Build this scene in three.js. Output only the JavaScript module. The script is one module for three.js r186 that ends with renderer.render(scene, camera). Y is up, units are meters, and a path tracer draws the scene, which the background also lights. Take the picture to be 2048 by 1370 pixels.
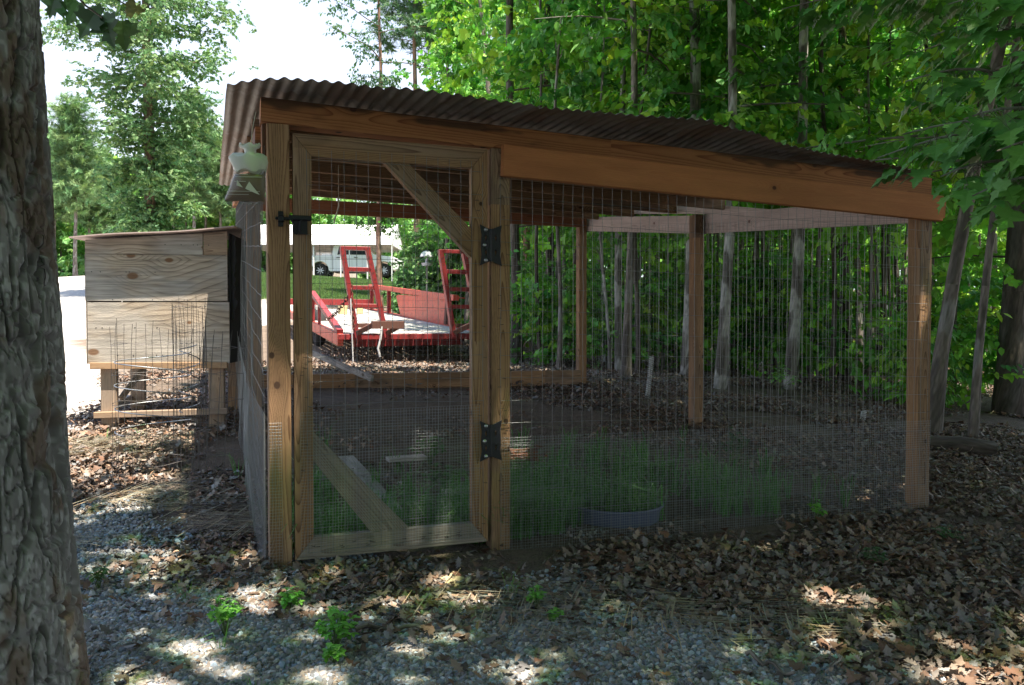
import * as THREE from 'three';
import { mergeGeometries } from 'three/addons/utils/BufferGeometryUtils.js';

// ------------------------------------------------------------------ camera, sky, sun, exposure
const scene = new THREE.Scene();
const FOC = 1600, PW = 2048, PH = 1370, EYE = 0.98, PITCH = -0.02375;
const camera = new THREE.PerspectiveCamera(2 * Math.atan(PH / 2 / FOC) * 180 / Math.PI, PW / PH, 0.05, 400);
camera.position.set(0, EYE, 0);
camera.rotation.x = PITCH;
scene.add(camera);
const SUN = new THREE.Vector3(0.184, 1, 0.209).normalize();
const EXPOSURE = 3.5;

{ // clear summer sky, white towards the horizon and blue overhead, brighter round the sun
  const W = 512, H = 256, d = new Float32Array(W * H * 4), v = new THREE.Vector3();
  for (let j = 0; j < H; j++) for (let i = 0; i < W; i++) {
    const el = ((j + 0.5) / H - 0.5) * Math.PI, az = ((i + 0.5) / W - 0.5) * 2 * Math.PI;
    v.set(Math.cos(el) * Math.cos(az), Math.sin(el), Math.cos(el) * Math.sin(az));
    const k = Math.exp(-Math.max(0, el) / 0.62), c = Math.max(0, v.dot(SUN));
    const glow = 0.2 * Math.pow(c, 24) + 0.08 * Math.pow(c, 4), o = (j * W + i) * 4;
    const z = [0.075, 0.155, 0.36], h = [0.48, 0.5, 0.53];
    for (let q = 0; q < 3; q++) d[o + q] = el < 0 ? 0.12 : z[q] + (h[q] - z[q]) * k + glow;
    d[o + 3] = 1;
  }
  const t = new THREE.DataTexture(d, W, H, THREE.RGBAFormat, THREE.FloatType);
  t.mapping = THREE.EquirectangularReflectionMapping; t.magFilter = THREE.LinearFilter; t.needsUpdate = true;
  scene.background = t; scene.environment = t;
}
const sun = new THREE.DirectionalLight(0xfff3e2, 5);
sun.position.copy(SUN).multiplyScalar(60); sun.castShadow = true;
Object.assign(sun.shadow.camera, { left: -60, right: 60, top: 60, bottom: -60, near: 1, far: 160 });
sun.shadow.mapSize.set(4096, 4096);
scene.add(sun); scene.add(sun.target);

const renderer = new THREE.WebGLRenderer({ antialias: true });
renderer.setSize(1024, 685);
renderer.toneMapping = THREE.LinearToneMapping;
renderer.toneMappingExposure = EXPOSURE;
renderer.shadowMap.enabled = true;

// ------------------------------------------------------------------ helpers
const V = (x, y, z) => new THREE.Vector3(x, y, z), lerp = THREE.MathUtils.lerp, clamp = THREE.MathUtils.clamp, sstep = THREE.MathUtils.smoothstep;
function rng(seed) { let a = seed | 0; return () => { a = (a + 0x6d2b79f5) | 0; let t = Math.imul(a ^ (a >>> 15), 1 | a); t = (t + Math.imul(t ^ (t >>> 7), 61 | t)) ^ t; return ((t ^ (t >>> 14)) >>> 0) / 4294967296; }; }
function hash(x, y, s) { let h = Math.imul(x, 374761393) ^ Math.imul(y, 668265263) ^ Math.imul(s, 974711); h = Math.imul(h ^ (h >>> 13), 1274126177); return ((h ^ (h >>> 16)) >>> 0) / 4294967296; }
function noise(x, y, s = 0) { const xi = Math.floor(x), yi = Math.floor(y); let u = x - xi, w = y - yi; u = u * u * (3 - 2 * u); w = w * w * (3 - 2 * w);
  return lerp(lerp(hash(xi, yi, s), hash(xi + 1, yi, s), u), lerp(hash(xi, yi + 1, s), hash(xi + 1, yi + 1, s), u), w); }
function fbm(x, y, s = 0, n = 4) { let a = 0, k = 0.5, t = 0; for (let i = 0; i < n; i++) { a += k * noise(x, y, s + i * 17); t += k; k *= 0.5; x *= 2.03; y *= 2.03; } return a / t; }
const TH = 0.356, CS = Math.cos(TH), SN = Math.sin(TH), PX0 = -0.991, PZ0 = 3.25;      // the pen's front left corner and its turn
const toST = (X, Z) => { const dx = X - PX0, dz = Z - PZ0; return [CS * dx + SN * dz, -SN * dx + CS * dz]; };
const toXZ = (s, t) => [PX0 + CS * s - SN * t, PZ0 + SN * s + CS * t];
function hermite(tab, x) { const n = tab.length; if (x <= tab[0][0]) return tab[0][1]; if (x >= tab[n - 1][0]) return tab[n - 1][1];
  let i = 0; while (x > tab[i + 1][0]) i++;
  const m = (k) => k <= 0 || k >= n - 1 ? 0 : (tab[k + 1][1] - tab[k - 1][1]) / (tab[k + 1][0] - tab[k - 1][0]);
  const [x0, y0] = tab[i], [x1, y1] = tab[i + 1], h = x1 - x0, u = (x - x0) / h, u2 = u * u, u3 = u2 * u;
  return (2 * u3 - 3 * u2 + 1) * y0 + (u3 - 2 * u2 + u) * h * m(i) + (-2 * u3 + 3 * u2) * y1 + (u3 - u2) * h * m(i + 1); }
function linear(tab, x) { if (x <= tab[0][0]) return tab[0][1]; for (let i = 0; i < tab.length - 1; i++) if (x < tab[i + 1][0]) return lerp(tab[i][1], tab[i + 1][1], (x - tab[i][0]) / (tab[i + 1][0] - tab[i][0])); return tab[tab.length - 1][1]; }
const RISE = [[-30, -0.02], [-0.4, -0.03], [0, -0.015], [2.2, 0.2], [4.4, 0.39], [5.0, 0.43], [8.5, 0.44], [11, 0.52], [18, 0.95], [24, 1.75], [43, 3.75], [70, 5.2], [110, 5.8], [260, 6]];
function groundY(X, Z) {
  const [s, t] = toST(X, Z);
  let y = hermite(RISE, t);
  y -= 0.02 * clamp(s, 0, 3.5) + 0.05 * clamp(s - 3.5, 0, 8);
  y -= 0.08 * clamp(-s - 2, 0, 14) * sstep(t, 3, 30);
  y += 0.05 * (fbm(X * 0.5, Z * 0.5, 3) - 0.5) + 0.025 * (fbm(X * 2.3, Z * 2.3, 5) - 0.5);
  if (s > 0.1 && s < 3.5 && t > 0.1 && t < 4.5) {                                         // dug and heaped soil inside the pen
    const e = sstep(s, 0.1, 0.5) * sstep(3.5 - s, 0, 0.4) * sstep(t, 0.1, 0.5) * sstep(4.5 - t, 0, 0.4);
    y += e * (0.1 * Math.exp(-((s - 1.9) ** 2) / 0.5 - ((t - 3.3) ** 2) / 0.35) + 0.08 * Math.exp(-((s - 2.9) ** 2) / 0.2 - ((t - 2.4) ** 2) / 0.3) - 0.03);
  }
  return y;
}
const G = (X, Z, dy = 0) => V(X, groundY(X, Z) + dy, -Z);
function at(px, py, Z) { // a point of the place, from where it stands in the picture and its distance
  const a = (px - PW / 2) / FOC, b = -(py - PH / 2) / FOC, cy = Math.cos(PITCH), sy = Math.sin(PITCH);
  const d = V(a, b * cy + sy, b * sy - cy); // rotated about x
  return V(0, EYE, 0).addScaledVector(d, Z / -d.z);
}
const used = {};
function numbered(n) { const k = used[n] = (used[n] ?? -1) + 1; return k ? n + '_' + String(k).padStart(3, '0') : n; }
function shadows(o) { o.castShadow = o.receiveShadow = true; return o; }
function tag(o, label, category, group, kind) { if (label) o.userData.label = label; if (category) o.userData.category = category; if (group) o.userData.group = group; if (kind) o.userData.kind = kind; return o; }
function thing(name, pos, turn, label, category, group, kind) { const o = new THREE.Group(); o.name = numbered(name); o.position.copy(pos); o.rotation.y = turn || 0; scene.add(o); return tag(o, label, category, group, kind); }
function part(name, geo, mat, parent = scene, kind) { const m = shadows(new THREE.Mesh(geo.isMB ? geo.geo() : geo, mat)); m.name = parent === scene ? numbered(name) : name; parent.add(m); if (kind) m.userData.kind = kind; return m; }
function sub(name, parent) { const g = new THREE.Group(); g.name = name; parent.add(g); return g; }

class MB { // gathers faces into one geometry
  constructor() { this.p = []; this.n = []; this.u = []; this.c = null; this.isMB = true; this.col = null; }
  color(c) { this.col = c; if (c && !this.c) { this.c = []; for (let i = 0; i < this.p.length / 3; i++) this.c.push(1, 1, 1); } return this; }
  v(p, n, u, w) { this.p.push(p.x, p.y, p.z); this.n.push(n.x, n.y, n.z); this.u.push(u, w); if (this.c) this.c.push(...(this.col || [1, 1, 1])); }
  tri(a, b, c, ua, ub, uc, na, nb, nc) { if (!na) { na = nb = nc = V(0, 0, 0).crossVectors(b.clone().sub(a), c.clone().sub(a)).normalize(); }
    ua = ua || [a.x, a.y]; ub = ub || [b.x, b.y]; uc = uc || [c.x, c.y];
    this.v(a, na, ...ua); this.v(b, nb, ...ub); this.v(c, nc, ...uc); }
  quad(a, b, c, d, ua, ub, uc, ud) { this.tri(a, b, c, ua, ub, uc); this.tri(a, c, d, ua, uc, ud); }
  // a sawn piece from a to b: w along "up", th across; chamfered edges; grain runs along u
  plank(a, b, w, th, up = V(0, 1, 0), ch = 0.003, off = null) {
    const d = b.clone().sub(a), L = d.length(); d.normalize();
    const X = V(0, 0, 0).crossVectors(d, up).normalize(), Y = V(0, 0, 0).crossVectors(X, d).normalize();
    const hw = w / 2, ht = th / 2, c = Math.min(ch, hw * 0.4, ht * 0.4);
    const ring = [[-ht + c, -hw], [ht - c, -hw], [ht, -hw + c], [ht, hw - c], [ht - c, hw], [-ht + c, hw], [-ht, hw - c], [-ht, -hw + c]];
    const o = off ?? [hash(Math.round(a.x * 991), Math.round(a.y * 977 + a.z * 613), 5) * 3, hash(Math.round(a.z * 881), Math.round(b.y * 977), 9) * 2];
    const P = (q, base, k) => base.clone().addScaledVector(X, q[0]).addScaledVector(Y, q[1]);
    let per = o[1];
    for (let i = 0; i < 8; i++) {
      const q = ring[i], r = ring[(i + 1) % 8], e = Math.hypot(q[0] - r[0], q[1] - r[1]);
      this.quad(P(r, a), P(q, a), P(q, b), P(r, b), [o[0], per + e], [o[0], per], [o[0] + L, per], [o[0] + L, per + e]);
      per += e;
    }
    for (const [base, flip] of [[a, 0], [b, 1]]) for (let i = 1; i < 7; i++) {
      const q0 = ring[0], q1 = ring[i], q2 = ring[i + 1], uv = (q) => [o[0] + q[0] * 0.3, o[1] + q[1]];
      if (flip) this.tri(P(q0, base), P(q2, base), P(q1, base), uv(q0), uv(q2), uv(q1)); else this.tri(P(q0, base), P(q1, base), P(q2, base), uv(q0), uv(q1), uv(q2));
    }
    return this;
  }
  box(cx, cy, cz, sx, sy, sz, ch) { return this.plank(V(cx - sx / 2, cy, cz), V(cx + sx / 2, cy, cz), sy, sz, V(0, 1, 0), ch); }
  // flat outline (x, y) with thickness z0..z1; grain direction g
  prism(poly, z0, z1, g = [1, 0], off = [0, 0]) {
    const uv = (q) => [off[0] + q[0] * g[0] + q[1] * g[1], off[1] - q[0] * g[1] + q[1] * g[0]];
    const tris = THREE.ShapeUtils.triangulateShape(poly.map((q) => new THREE.Vector2(...q)), []);
    const area = THREE.ShapeUtils.area(poly.map((q) => new THREE.Vector2(...q)));
    const zf = Math.max(z0, z1), zb = Math.min(z0, z1);
    for (const t of tris) { const [a, b, c] = area > 0 ? t : t;
      const A = poly[a], B = poly[b], C = poly[c], ccw = (B[0] - A[0]) * (C[1] - A[1]) - (B[1] - A[1]) * (C[0] - A[0]) > 0;
      const [p, q, r] = ccw ? [A, B, C] : [A, C, B];
      this.tri(V(p[0], p[1], zf), V(q[0], q[1], zf), V(r[0], r[1], zf), uv(p), uv(q), uv(r));
      this.tri(V(p[0], p[1], zb), V(r[0], r[1], zb), V(q[0], q[1], zb), uv(p), uv(r), uv(q)); }
    for (let i = 0; i < poly.length; i++) { const [p, q] = area > 0 ? [poly[i], poly[(i + 1) % poly.length]] : [poly[(i + 1) % poly.length], poly[i]], L = Math.hypot(q[0] - p[0], q[1] - p[1]);
      this.quad(V(p[0], p[1], zb), V(q[0], q[1], zb), V(q[0], q[1], zf), V(p[0], p[1], zf), [off[0], 0], [off[0] + L, 0], [off[0] + L, zf - zb], [off[0], zf - zb]); }
    return this;
  }
  tube(pts, rad, sides = 3, cap = false) { // bent wire, rope, limb
    const n = pts.length, r = typeof rad === 'function' ? rad : () => rad;
    let X = null, len = 0; const rings = [];
    for (let i = 0; i < n; i++) {
      const d = pts[Math.min(i + 1, n - 1)].clone().sub(pts[Math.max(i - 1, 0)]).normalize();
      if (!X) X = Math.abs(d.y) > 0.9 ? V(1, 0, 0) : V(0, 1, 0);
      X = X.clone().addScaledVector(d, -X.dot(d)).normalize();
      const Y = V(0, 0, 0).crossVectors(d, X), row = [];
      if (i) len += pts[i].distanceTo(pts[i - 1]);
      const rr = r(i / (n - 1));
      for (let k = 0; k <= sides; k++) { const a = k / sides * 2 * Math.PI, N = X.clone().multiplyScalar(Math.cos(a)).addScaledVector(Y, Math.sin(a)); row.push([pts[i].clone().addScaledVector(N, rr), N, k / sides * 2 * Math.PI * rr, len]); }
      rings.push(row);
    }
    for (let i = 0; i < n - 1; i++) for (let k = 0; k < sides; k++) {
      const a = rings[i][k], b = rings[i][k + 1], c = rings[i + 1][k + 1], e = rings[i + 1][k];
      this.tri(a[0], b[0], c[0], [a[2], a[3]], [b[2], b[3]], [c[2], c[3]], a[1], b[1], c[1]);
      this.tri(a[0], c[0], e[0], [a[2], a[3]], [c[2], c[3]], [e[2], e[3]], a[1], c[1], e[1]);
    }
    if (cap) for (const i of [0, n - 1]) for (let k = 1; k < sides - 1; k++) { const q = rings[i]; if (i) this.tri(q[0][0], q[k][0], q[k + 1][0]); else this.tri(q[0][0], q[k + 1][0], q[k][0]); }
    return this;
  }
  add(geo, m) { const g = geo.index ? geo.toNonIndexed() : geo.clone(); if (m) g.applyMatrix4(m); const P = g.attributes.position, N = g.attributes.normal, U = g.attributes.uv;
    for (let i = 0; i < P.count; i++) this.v(V(P.getX(i), P.getY(i), P.getZ(i)), V(N.getX(i), N.getY(i), N.getZ(i)), U ? U.getX(i) : 0, U ? U.getY(i) : 0); return this; }
  geo() { const g = new THREE.BufferGeometry(); g.setAttribute('position', new THREE.Float32BufferAttribute(this.p, 3)); g.setAttribute('normal', new THREE.Float32BufferAttribute(this.n, 3)); g.setAttribute('uv', new THREE.Float32BufferAttribute(this.u, 2));
    if (this.c) g.setAttribute('color', new THREE.Float32BufferAttribute(this.c, 3)); return g; }
}
const M4 = (pos, quat, sc) => new THREE.Matrix4().compose(pos, quat || new THREE.Quaternion(), sc == null ? V(1, 1, 1) : typeof sc === 'number' ? V(sc, sc, sc) : sc);
const EQ = (yaw, pitch, roll) => new THREE.Quaternion().setFromEuler(new THREE.Euler(pitch, yaw, roll, 'YXZ'));

// ------------------------------------------------------------------ textures
function tex(w, h, f, reps = [1, 1], srgb = false) { // f(u, v) -> linear rgb 0..1
  const d = new Uint8Array(w * h * 4), enc = (x) => Math.round(255 * clamp(x <= 0.0031308 ? x * 12.92 : 1.055 * Math.pow(x, 1 / 2.4) - 0.055, 0, 1));
  for (let j = 0; j < h; j++) for (let i = 0; i < w; i++) { const c = f(i / w, j / h), o = (j * w + i) * 4; for (let q = 0; q < 3; q++) d[o + q] = srgb ? enc(c[q]) : clamp(Math.round(255 * c[q]), 0, 255); d[o + 3] = 255; }
  const t = new THREE.DataTexture(d, w, h); t.wrapS = t.wrapT = THREE.RepeatWrapping; t.magFilter = THREE.LinearFilter; t.minFilter = THREE.LinearMipmapLinearFilter; t.generateMipmaps = true;
  t.colorSpace = srgb ? THREE.SRGBColorSpace : THREE.NoColorSpace; t.repeat.set(...reps); t.needsUpdate = true; return t;
}
const mix3 = (a, b, k) => [lerp(a[0], b[0], k), lerp(a[1], b[1], k), lerp(a[2], b[2], k)];
function wood(seed, Lm, Wm, w, h, early, late, knotCol, opt = {}) { // sawn pine: growth rings cut lengthwise, knots, streaks
  const r = rng(seed), knots = [];
  for (let i = 0; i < (opt.knots ?? 4); i++) knots.push([r() * Lm, r() * Wm, 0.008 + 0.012 * r()]);
  const pitch = opt.pitch ?? 0.0055, f = (u, v) => {
    const x = u * Lm, y = v * Wm, cell = Math.floor(y / 0.1), yy = y - (cell + 0.3 + 0.4 * hash(cell, 3, seed)) * 0.1;
    let warp = 0, core = 0, near = 0;
    for (const [kx, ky, kr] of knots) { const dx = (x - kx) / 2.2, dy = y - ky, d = Math.hypot(dx, dy), dr = Math.hypot(x - kx, dy * 1.2); warp += 0.02 * Math.exp(-d * d / (kr * kr * 6)); core = Math.max(core, 1 - sstep(dr, kr * 0.7, kr)); near = Math.max(near, Math.exp(-dr * dr / (kr * kr * 3))); }
    const dep = 0.012 + 0.05 * noise(x * 0.9, cell * 7.3, seed) + 0.004 * noise(x * 6, y * 30, seed + 2);
    const rad = Math.hypot(yy + 0.01 * (noise(x * 1.3, cell, seed + 4) - 0.5), dep) + warp;
    const fr = (rad / pitch) % 1, line = Math.pow(fr, 3) * (1 - sstep(fr, 0.93, 1)) * 1.3;
    let c = mix3(early, late, clamp(line * (opt.contrast ?? 0.9) + 0.15 * (noise(x * 10, y * 700, seed) - 0.5), 0, 1));
    const st = 0.82 + 0.36 * fbm(x * 3, y * 26, seed + 8, 3), fine = 0.93 + 0.14 * noise(x * 60, y * 900, seed + 3);
    c = c.map((q) => q * st * fine);
    if (opt.stain) { const k = sstep(fbm(x * 2.4, y * 9, seed + 30, 4), 0.52, 0.64) * opt.stain; c = mix3(c, opt.stainCol ?? [0.02, 0.016, 0.012], k); }
    if (opt.grey) { const k = sstep(fbm(x * 1.1, y * 6, seed + 40, 4), 0.4, 0.7) * opt.grey; const l = (c[0] + c[1] + c[2]) / 3; c = mix3(c, [l * 1.05, l * 1.02, l * 0.95], k); }
    c = mix3(c, mix3(knotCol, c, 0.4), near * 0.55);
    return mix3(c, knotCol, core);
  };
  return tex(w, h, f, [1 / Lm, 1 / Wm], true);
}
const std = (o) => new THREE.MeshStandardMaterial(Object.assign({ roughness: 0.85 }, o));
const phys = (o) => new THREE.MeshPhysicalMaterial(Object.assign({ roughness: 0.85 }, o));
const C = (r, g, b) => new THREE.Color().setRGB(r, g, b);
const woodBump = tex(512, 256, (u, v) => { const q = 0.5 * noise(u * 60, v * 256, 3) + 0.3 * noise(u * 16, v * 128, 4) + 0.2 * noise(u * 256, v * 256, 6); return [q, q, q]; }, [1 / 1, 1 / 0.3]);
const M = {};
M.post = std({ map: wood(11, 2, 0.4, 1024, 256, [0.38, 0.225, 0.115], [0.14, 0.068, 0.03], [0.06, 0.03, 0.015], { stain: 0.3, grey: 0.3 }), bumpMap: woodBump, bumpScale: 0.0012 });
M.door = std({ map: wood(23, 2, 0.4, 1024, 256, [0.38, 0.225, 0.115], [0.14, 0.068, 0.03], [0.06, 0.03, 0.015], { stain: 0.25, grey: 0.4, knots: 5 }), bumpMap: woodBump, bumpScale: 0.0012 });
M.weathered = std({ map: wood(29, 2, 0.4, 1024, 256, [0.3, 0.26, 0.215], [0.15, 0.12, 0.095], [0.08, 0.055, 0.04], { stain: 0.3, grey: 0.85, knots: 4 }), bumpMap: woodBump, bumpScale: 0.0014 });
M.beam = std({ map: wood(37, 2.4, 0.3, 1024, 256, [0.43, 0.185, 0.07], [0.22, 0.07, 0.024], [0.06, 0.022, 0.01], { stain: 0.75, knots: 8, pitch: 0.009 }), bumpMap: woodBump, bumpScale: 0.001 });
M.fascia = std({ map: wood(41, 2.8, 0.3, 1024, 256, [0.5, 0.2, 0.075], [0.44, 0.15, 0.05], [0.12, 0.04, 0.018], { knots: 2, contrast: 0.5, stain: 0.12, stainCol: [0.3, 0.07, 0.025] }), bumpMap: woodBump, bumpScale: 0.0005 });
M.pale = std({ map: wood(53, 2, 0.4, 512, 256, [0.68, 0.58, 0.56], [0.5, 0.4, 0.38], [0.2, 0.12, 0.1], { knots: 2 }) });
M.inner = std({ map: wood(59, 2, 0.4, 512, 256, [0.38, 0.225, 0.115], [0.14, 0.068, 0.03], [0.06, 0.03, 0.015], { stain: 0.3, grey: 0.3 }) });
M.header = std({ map: wood(61, 2, 0.4, 512, 256, [0.36, 0.16, 0.085], [0.2, 0.075, 0.035], [0.04, 0.02, 0.01], {}) });
M.leg = std({ map: wood(71, 2, 0.4, 512, 256, [0.4, 0.26, 0.15], [0.2, 0.115, 0.06], [0.08, 0.04, 0.02], { grey: 0.5, stain: 0.2 }) });
M.grey = std({ map: wood(73, 2, 0.4, 512, 256, [0.42, 0.39, 0.35], [0.24, 0.21, 0.18], [0.12, 0.09, 0.07], { stain: 0.4, grey: 0.8 }) });
M.deck = std({ map: wood(79, 2, 0.4, 512, 256, [0.4, 0.385, 0.37], [0.28, 0.265, 0.25], [0.2, 0.18, 0.16], { stain: 0.35, stainCol: [0.16, 0.15, 0.14], grey: 0.9 }) });
function plyTex(seed, Lm, Wm, knots) { // rotary-cut plywood face: broad wavy figure round a few knots
  return tex(512, 256, (u, v) => {
    const x = u * Lm, y = v * Wm; let ph = y * 22 + 4.6 * noise(x * 1.9, y * 2.6, seed) + 1.6 * noise(x * 5, y * 10, seed + 1), core = 0;
    for (const [kx, ky, kr] of knots) { const dx = (x - kx), dy = y - ky; ph += 2.6 * Math.exp(-(dx * dx) / 0.012 - dy * dy / 0.004) * Math.sign(dy + 1e-4) * -1; core = Math.max(core, 1 - sstep(Math.hypot(dx * 0.6, dy), kr * 0.6, kr)); }
    const fr = ph - Math.floor(ph), band = Math.pow(fr, 4) * (1 - sstep(fr, 0.95, 1));
    let c = mix3([0.37, 0.315, 0.25], [0.14, 0.105, 0.078], clamp(band * 1.1, 0, 0.8));
    const g = sstep(fbm(x * 3, y * 7, seed + 9), 0.35, 0.7); c = mix3(c, [0.37, 0.355, 0.33], g * 0.85);
    const st = (0.72 + 0.56 * noise(x * 6, y * 130, seed + 5)) * (0.8 + 0.4 * fbm(x * 9, y * 14, seed + 15, 3)); c = c.map((q) => q * st);
    return mix3(c, [0.16, 0.08, 0.035], core * 0.9);
  }, [1 / Lm, 1 / Wm], true);
}
M.ply = std({ map: plyTex(5, 1, 0.5, [[0.33, 0.19, 0.028], [0.57, 0.3, 0.02], [0.32, 0.33, 0.022], [0.8, 0.41, 0.012]]), bumpMap: woodBump, bumpScale: 0.001 });
M.ply2 = std({ map: plyTex(9, 1, 0.5, [[0.07, 0.1, 0.028], [0.7, 0.3, 0.012]]), color: C(1.05, 1.02, 0.98), bumpMap: woodBump, bumpScale: 0.0015 });
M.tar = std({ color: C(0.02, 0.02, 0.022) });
const rust = (seed, a, b, c) => tex(512, 512, (u, v) => { let k = fbm(u * 6, v * 3, seed), k2 = sstep(fbm(u * 14, v * 5, seed + 3), 0.45, 0.7), k3 = sstep(fbm(u * 30, v * 24, seed + 7), 0.6, 0.75); let q = mix3(a, b, sstep(k, 0.35, 0.65)); q = mix3(q, c, k2 * 0.7); q = mix3(q, [0.32, 0.31, 0.3], k3 * 0.5); return q.map((x) => x * (0.85 + 0.3 * noise(u * 200, v * 40, seed))); }, [1, 1], true);
M.tin = std({ map: rust(3, [0.26, 0.24, 0.22], [0.175, 0.15, 0.13], [0.2, 0.135, 0.1]), metalness: 0.25, roughness: 0.62 });
M.tin.map.repeat.set(0.8, 0.4);
M.wire = std({ color: C(0.24, 0.25, 0.255), metalness: 0.7, roughness: 0.45 });
M.cloth = std({ color: C(0.36, 0.38, 0.395), metalness: 0.6, roughness: 0.5 });
M.cage = std({ color: C(0.16, 0.15, 0.145), metalness: 0.6, roughness: 0.6 });
M.spiral = std({ color: C(0.36, 0.38, 0.4), metalness: 0.8, roughness: 0.45 });
M.iron = std({ color: C(0.018, 0.02, 0.026), metalness: 0.3, roughness: 0.45 });
M.bolt = std({ color: C(0.42, 0.44, 0.46), metalness: 0.9, roughness: 0.35 });
const redTex = tex(256, 256, (u, v) => { const k = fbm(u * 8, v * 8, 77), s = sstep(fbm(u * 22, v * 22, 81), 0.62, 0.72); return mix3([0.36, 0.035, 0.04], [0.45, 0.075, 0.055], k).map((q, i) => lerp(q, [0.1, 0.045, 0.03][i], s * 0.6)); }, [1, 1], true);
M.red = std({ map: redTex, color: C(0.6, 0.4, 0.5), roughness: 0.5 });
M.orange = std({ map: redTex, color: C(1.2, 1.2, 0.8), roughness: 0.5 });
M.rustdark = std({ color: C(0.11, 0.045, 0.03), roughness: 0.7 });

// ------------------------------------------------------------------ ground
const soilTex = tex(1024, 1024, (u, v) => { const a = fbm(u * 24, v * 24, 101, 5), b = noise(u * 180, v * 180, 105), c = sstep(noise(u * 420, v * 420, 107), 0.8, 0.95); const q = 0.55 + 0.7 * a + 0.3 * (b - 0.5) + 0.5 * c; return [q * 0.62, q * 0.62, q * 0.62]; }, [0.5, 0.5], true);
const soilBump = tex(1024, 1024, (u, v) => { const q = 0.6 * fbm(u * 60, v * 60, 111, 4) + 0.4 * noise(u * 300, v * 300, 115); return [q, q, q]; }, [0.5, 0.5]);
const gravelLine = (X) => linear([[-6, 5.6], [-2.6, 4.0], [-2.15, 3.65], [-1.2, 3.15], [-0.585, 2.88], [0.45, 2.72], [0.8, 2.5], [1.2, 2.25], [2, 1.5], [3, 0.6]], X);
const pave = (s, t) => { // how surely a point lies on the pale gravel drive
  const edge = linear([[-20, -6.2], [1, -3.5], [2.1, -2.0], [2.6, -1.05], [5, -1.05], [10, -1.8], [14, -3], [18, 1], [22, 3], [60, 3]], t);
  const far = t > 16 ? 1 - sstep(t, 23, 25.5) * sstep(s, -3.6, -2.4) : 1;
  return (1 - sstep(s, edge - 0.25, edge + 0.25)) * sstep(s, -13, -12) * sstep(t, 0.8, 2) * far * (1 - sstep(t, 66, 70));
};
const lawn = (s, t) => sstep(t, 23, 26) * sstep(s, -3, -1.5) * (1 - sstep(s, 9, 11)) * (1 - sstep(t, 44, 46));
{
  const xs = [], zs = []; // fine near, coarse far
  for (let x = -7; x <= 9; x += 0.09) xs.push(x);
  for (let x = 9.3; x < 320; x += Math.max(0.3, (x - 9) * 0.12)) xs.push(x);
  for (let x = -7.3; x > -320; x -= Math.max(0.3, (-x - 7) * 0.12)) xs.unshift(x);
  for (let z = -3; z <= 12; z += 0.09) zs.push(z);
  for (let z = 12.3; z < 330; z += Math.max(0.3, (z - 12) * 0.06)) zs.push(z);
  for (let z = -4; z > -120; z -= Math.max(1, (-z) * 0.3)) zs.unshift(z);
  const P = [], U = [], K = [], I = [], nx = xs.length;
  const soil = [0.15, 0.113, 0.083], grav = [0.2, 0.205, 0.215], drive = [0.58, 0.55, 0.52], grass = [0.14, 0.22, 0.06], wood_ = [0.15, 0.11, 0.078];
  for (const z of zs) for (const x of xs) {
    const [s, t] = toST(x, z); P.push(x, groundY(x, z), -z); U.push(x, -z);
    let c = soil;
    const n = fbm(x * 1.4, z * 1.4, 131);
    c = mix3(c, grav, 1 - sstep(z - gravelLine(x) + (n - 0.5) * 0.8, -0.2, 0.25));
    c = mix3(c, wood_, sstep(s, 3, 5) * 0.8);
    const out = sstep(t, 4, 9);
    c = mix3(c, [0.24, 0.18, 0.13], out * 0.6);
    c = mix3(c, grass, lawn(s, t) * (0.6 + 0.4 * sstep(n, 0.3, 0.5)));
    c = mix3(c, drive, pave(s + (n - 0.5) * 0.4, t));
    c = mix3(c, [0.09, 0.13, 0.05], sstep(t, 58, 70));
    K.push(...c.map((q) => q * 1.25));
  }
  for (let j = 0; j < zs.length - 1; j++) for (let i = 0; i < nx - 1; i++) { const a = j * nx + i; I.push(a, a + 1, a + nx + 1, a, a + nx + 1, a + nx); }
  const g = new THREE.BufferGeometry(); g.setAttribute('position', new THREE.Float32BufferAttribute(P, 3)); g.setAttribute('uv', new THREE.Float32BufferAttribute(U, 2)); g.setAttribute('color', new THREE.Float32BufferAttribute(K, 3)); g.setIndex(I); g.computeVertexNormals();
  const m = part('ground', g, std({ map: soilTex, bumpMap: soilBump, bumpScale: 0.02, vertexColors: true, roughness: 0.95 }));
  tag(m, 'bare brown soil and pale gravel ground rising gently behind the wire pen', 'ground', null, 'structure');
}
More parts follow.
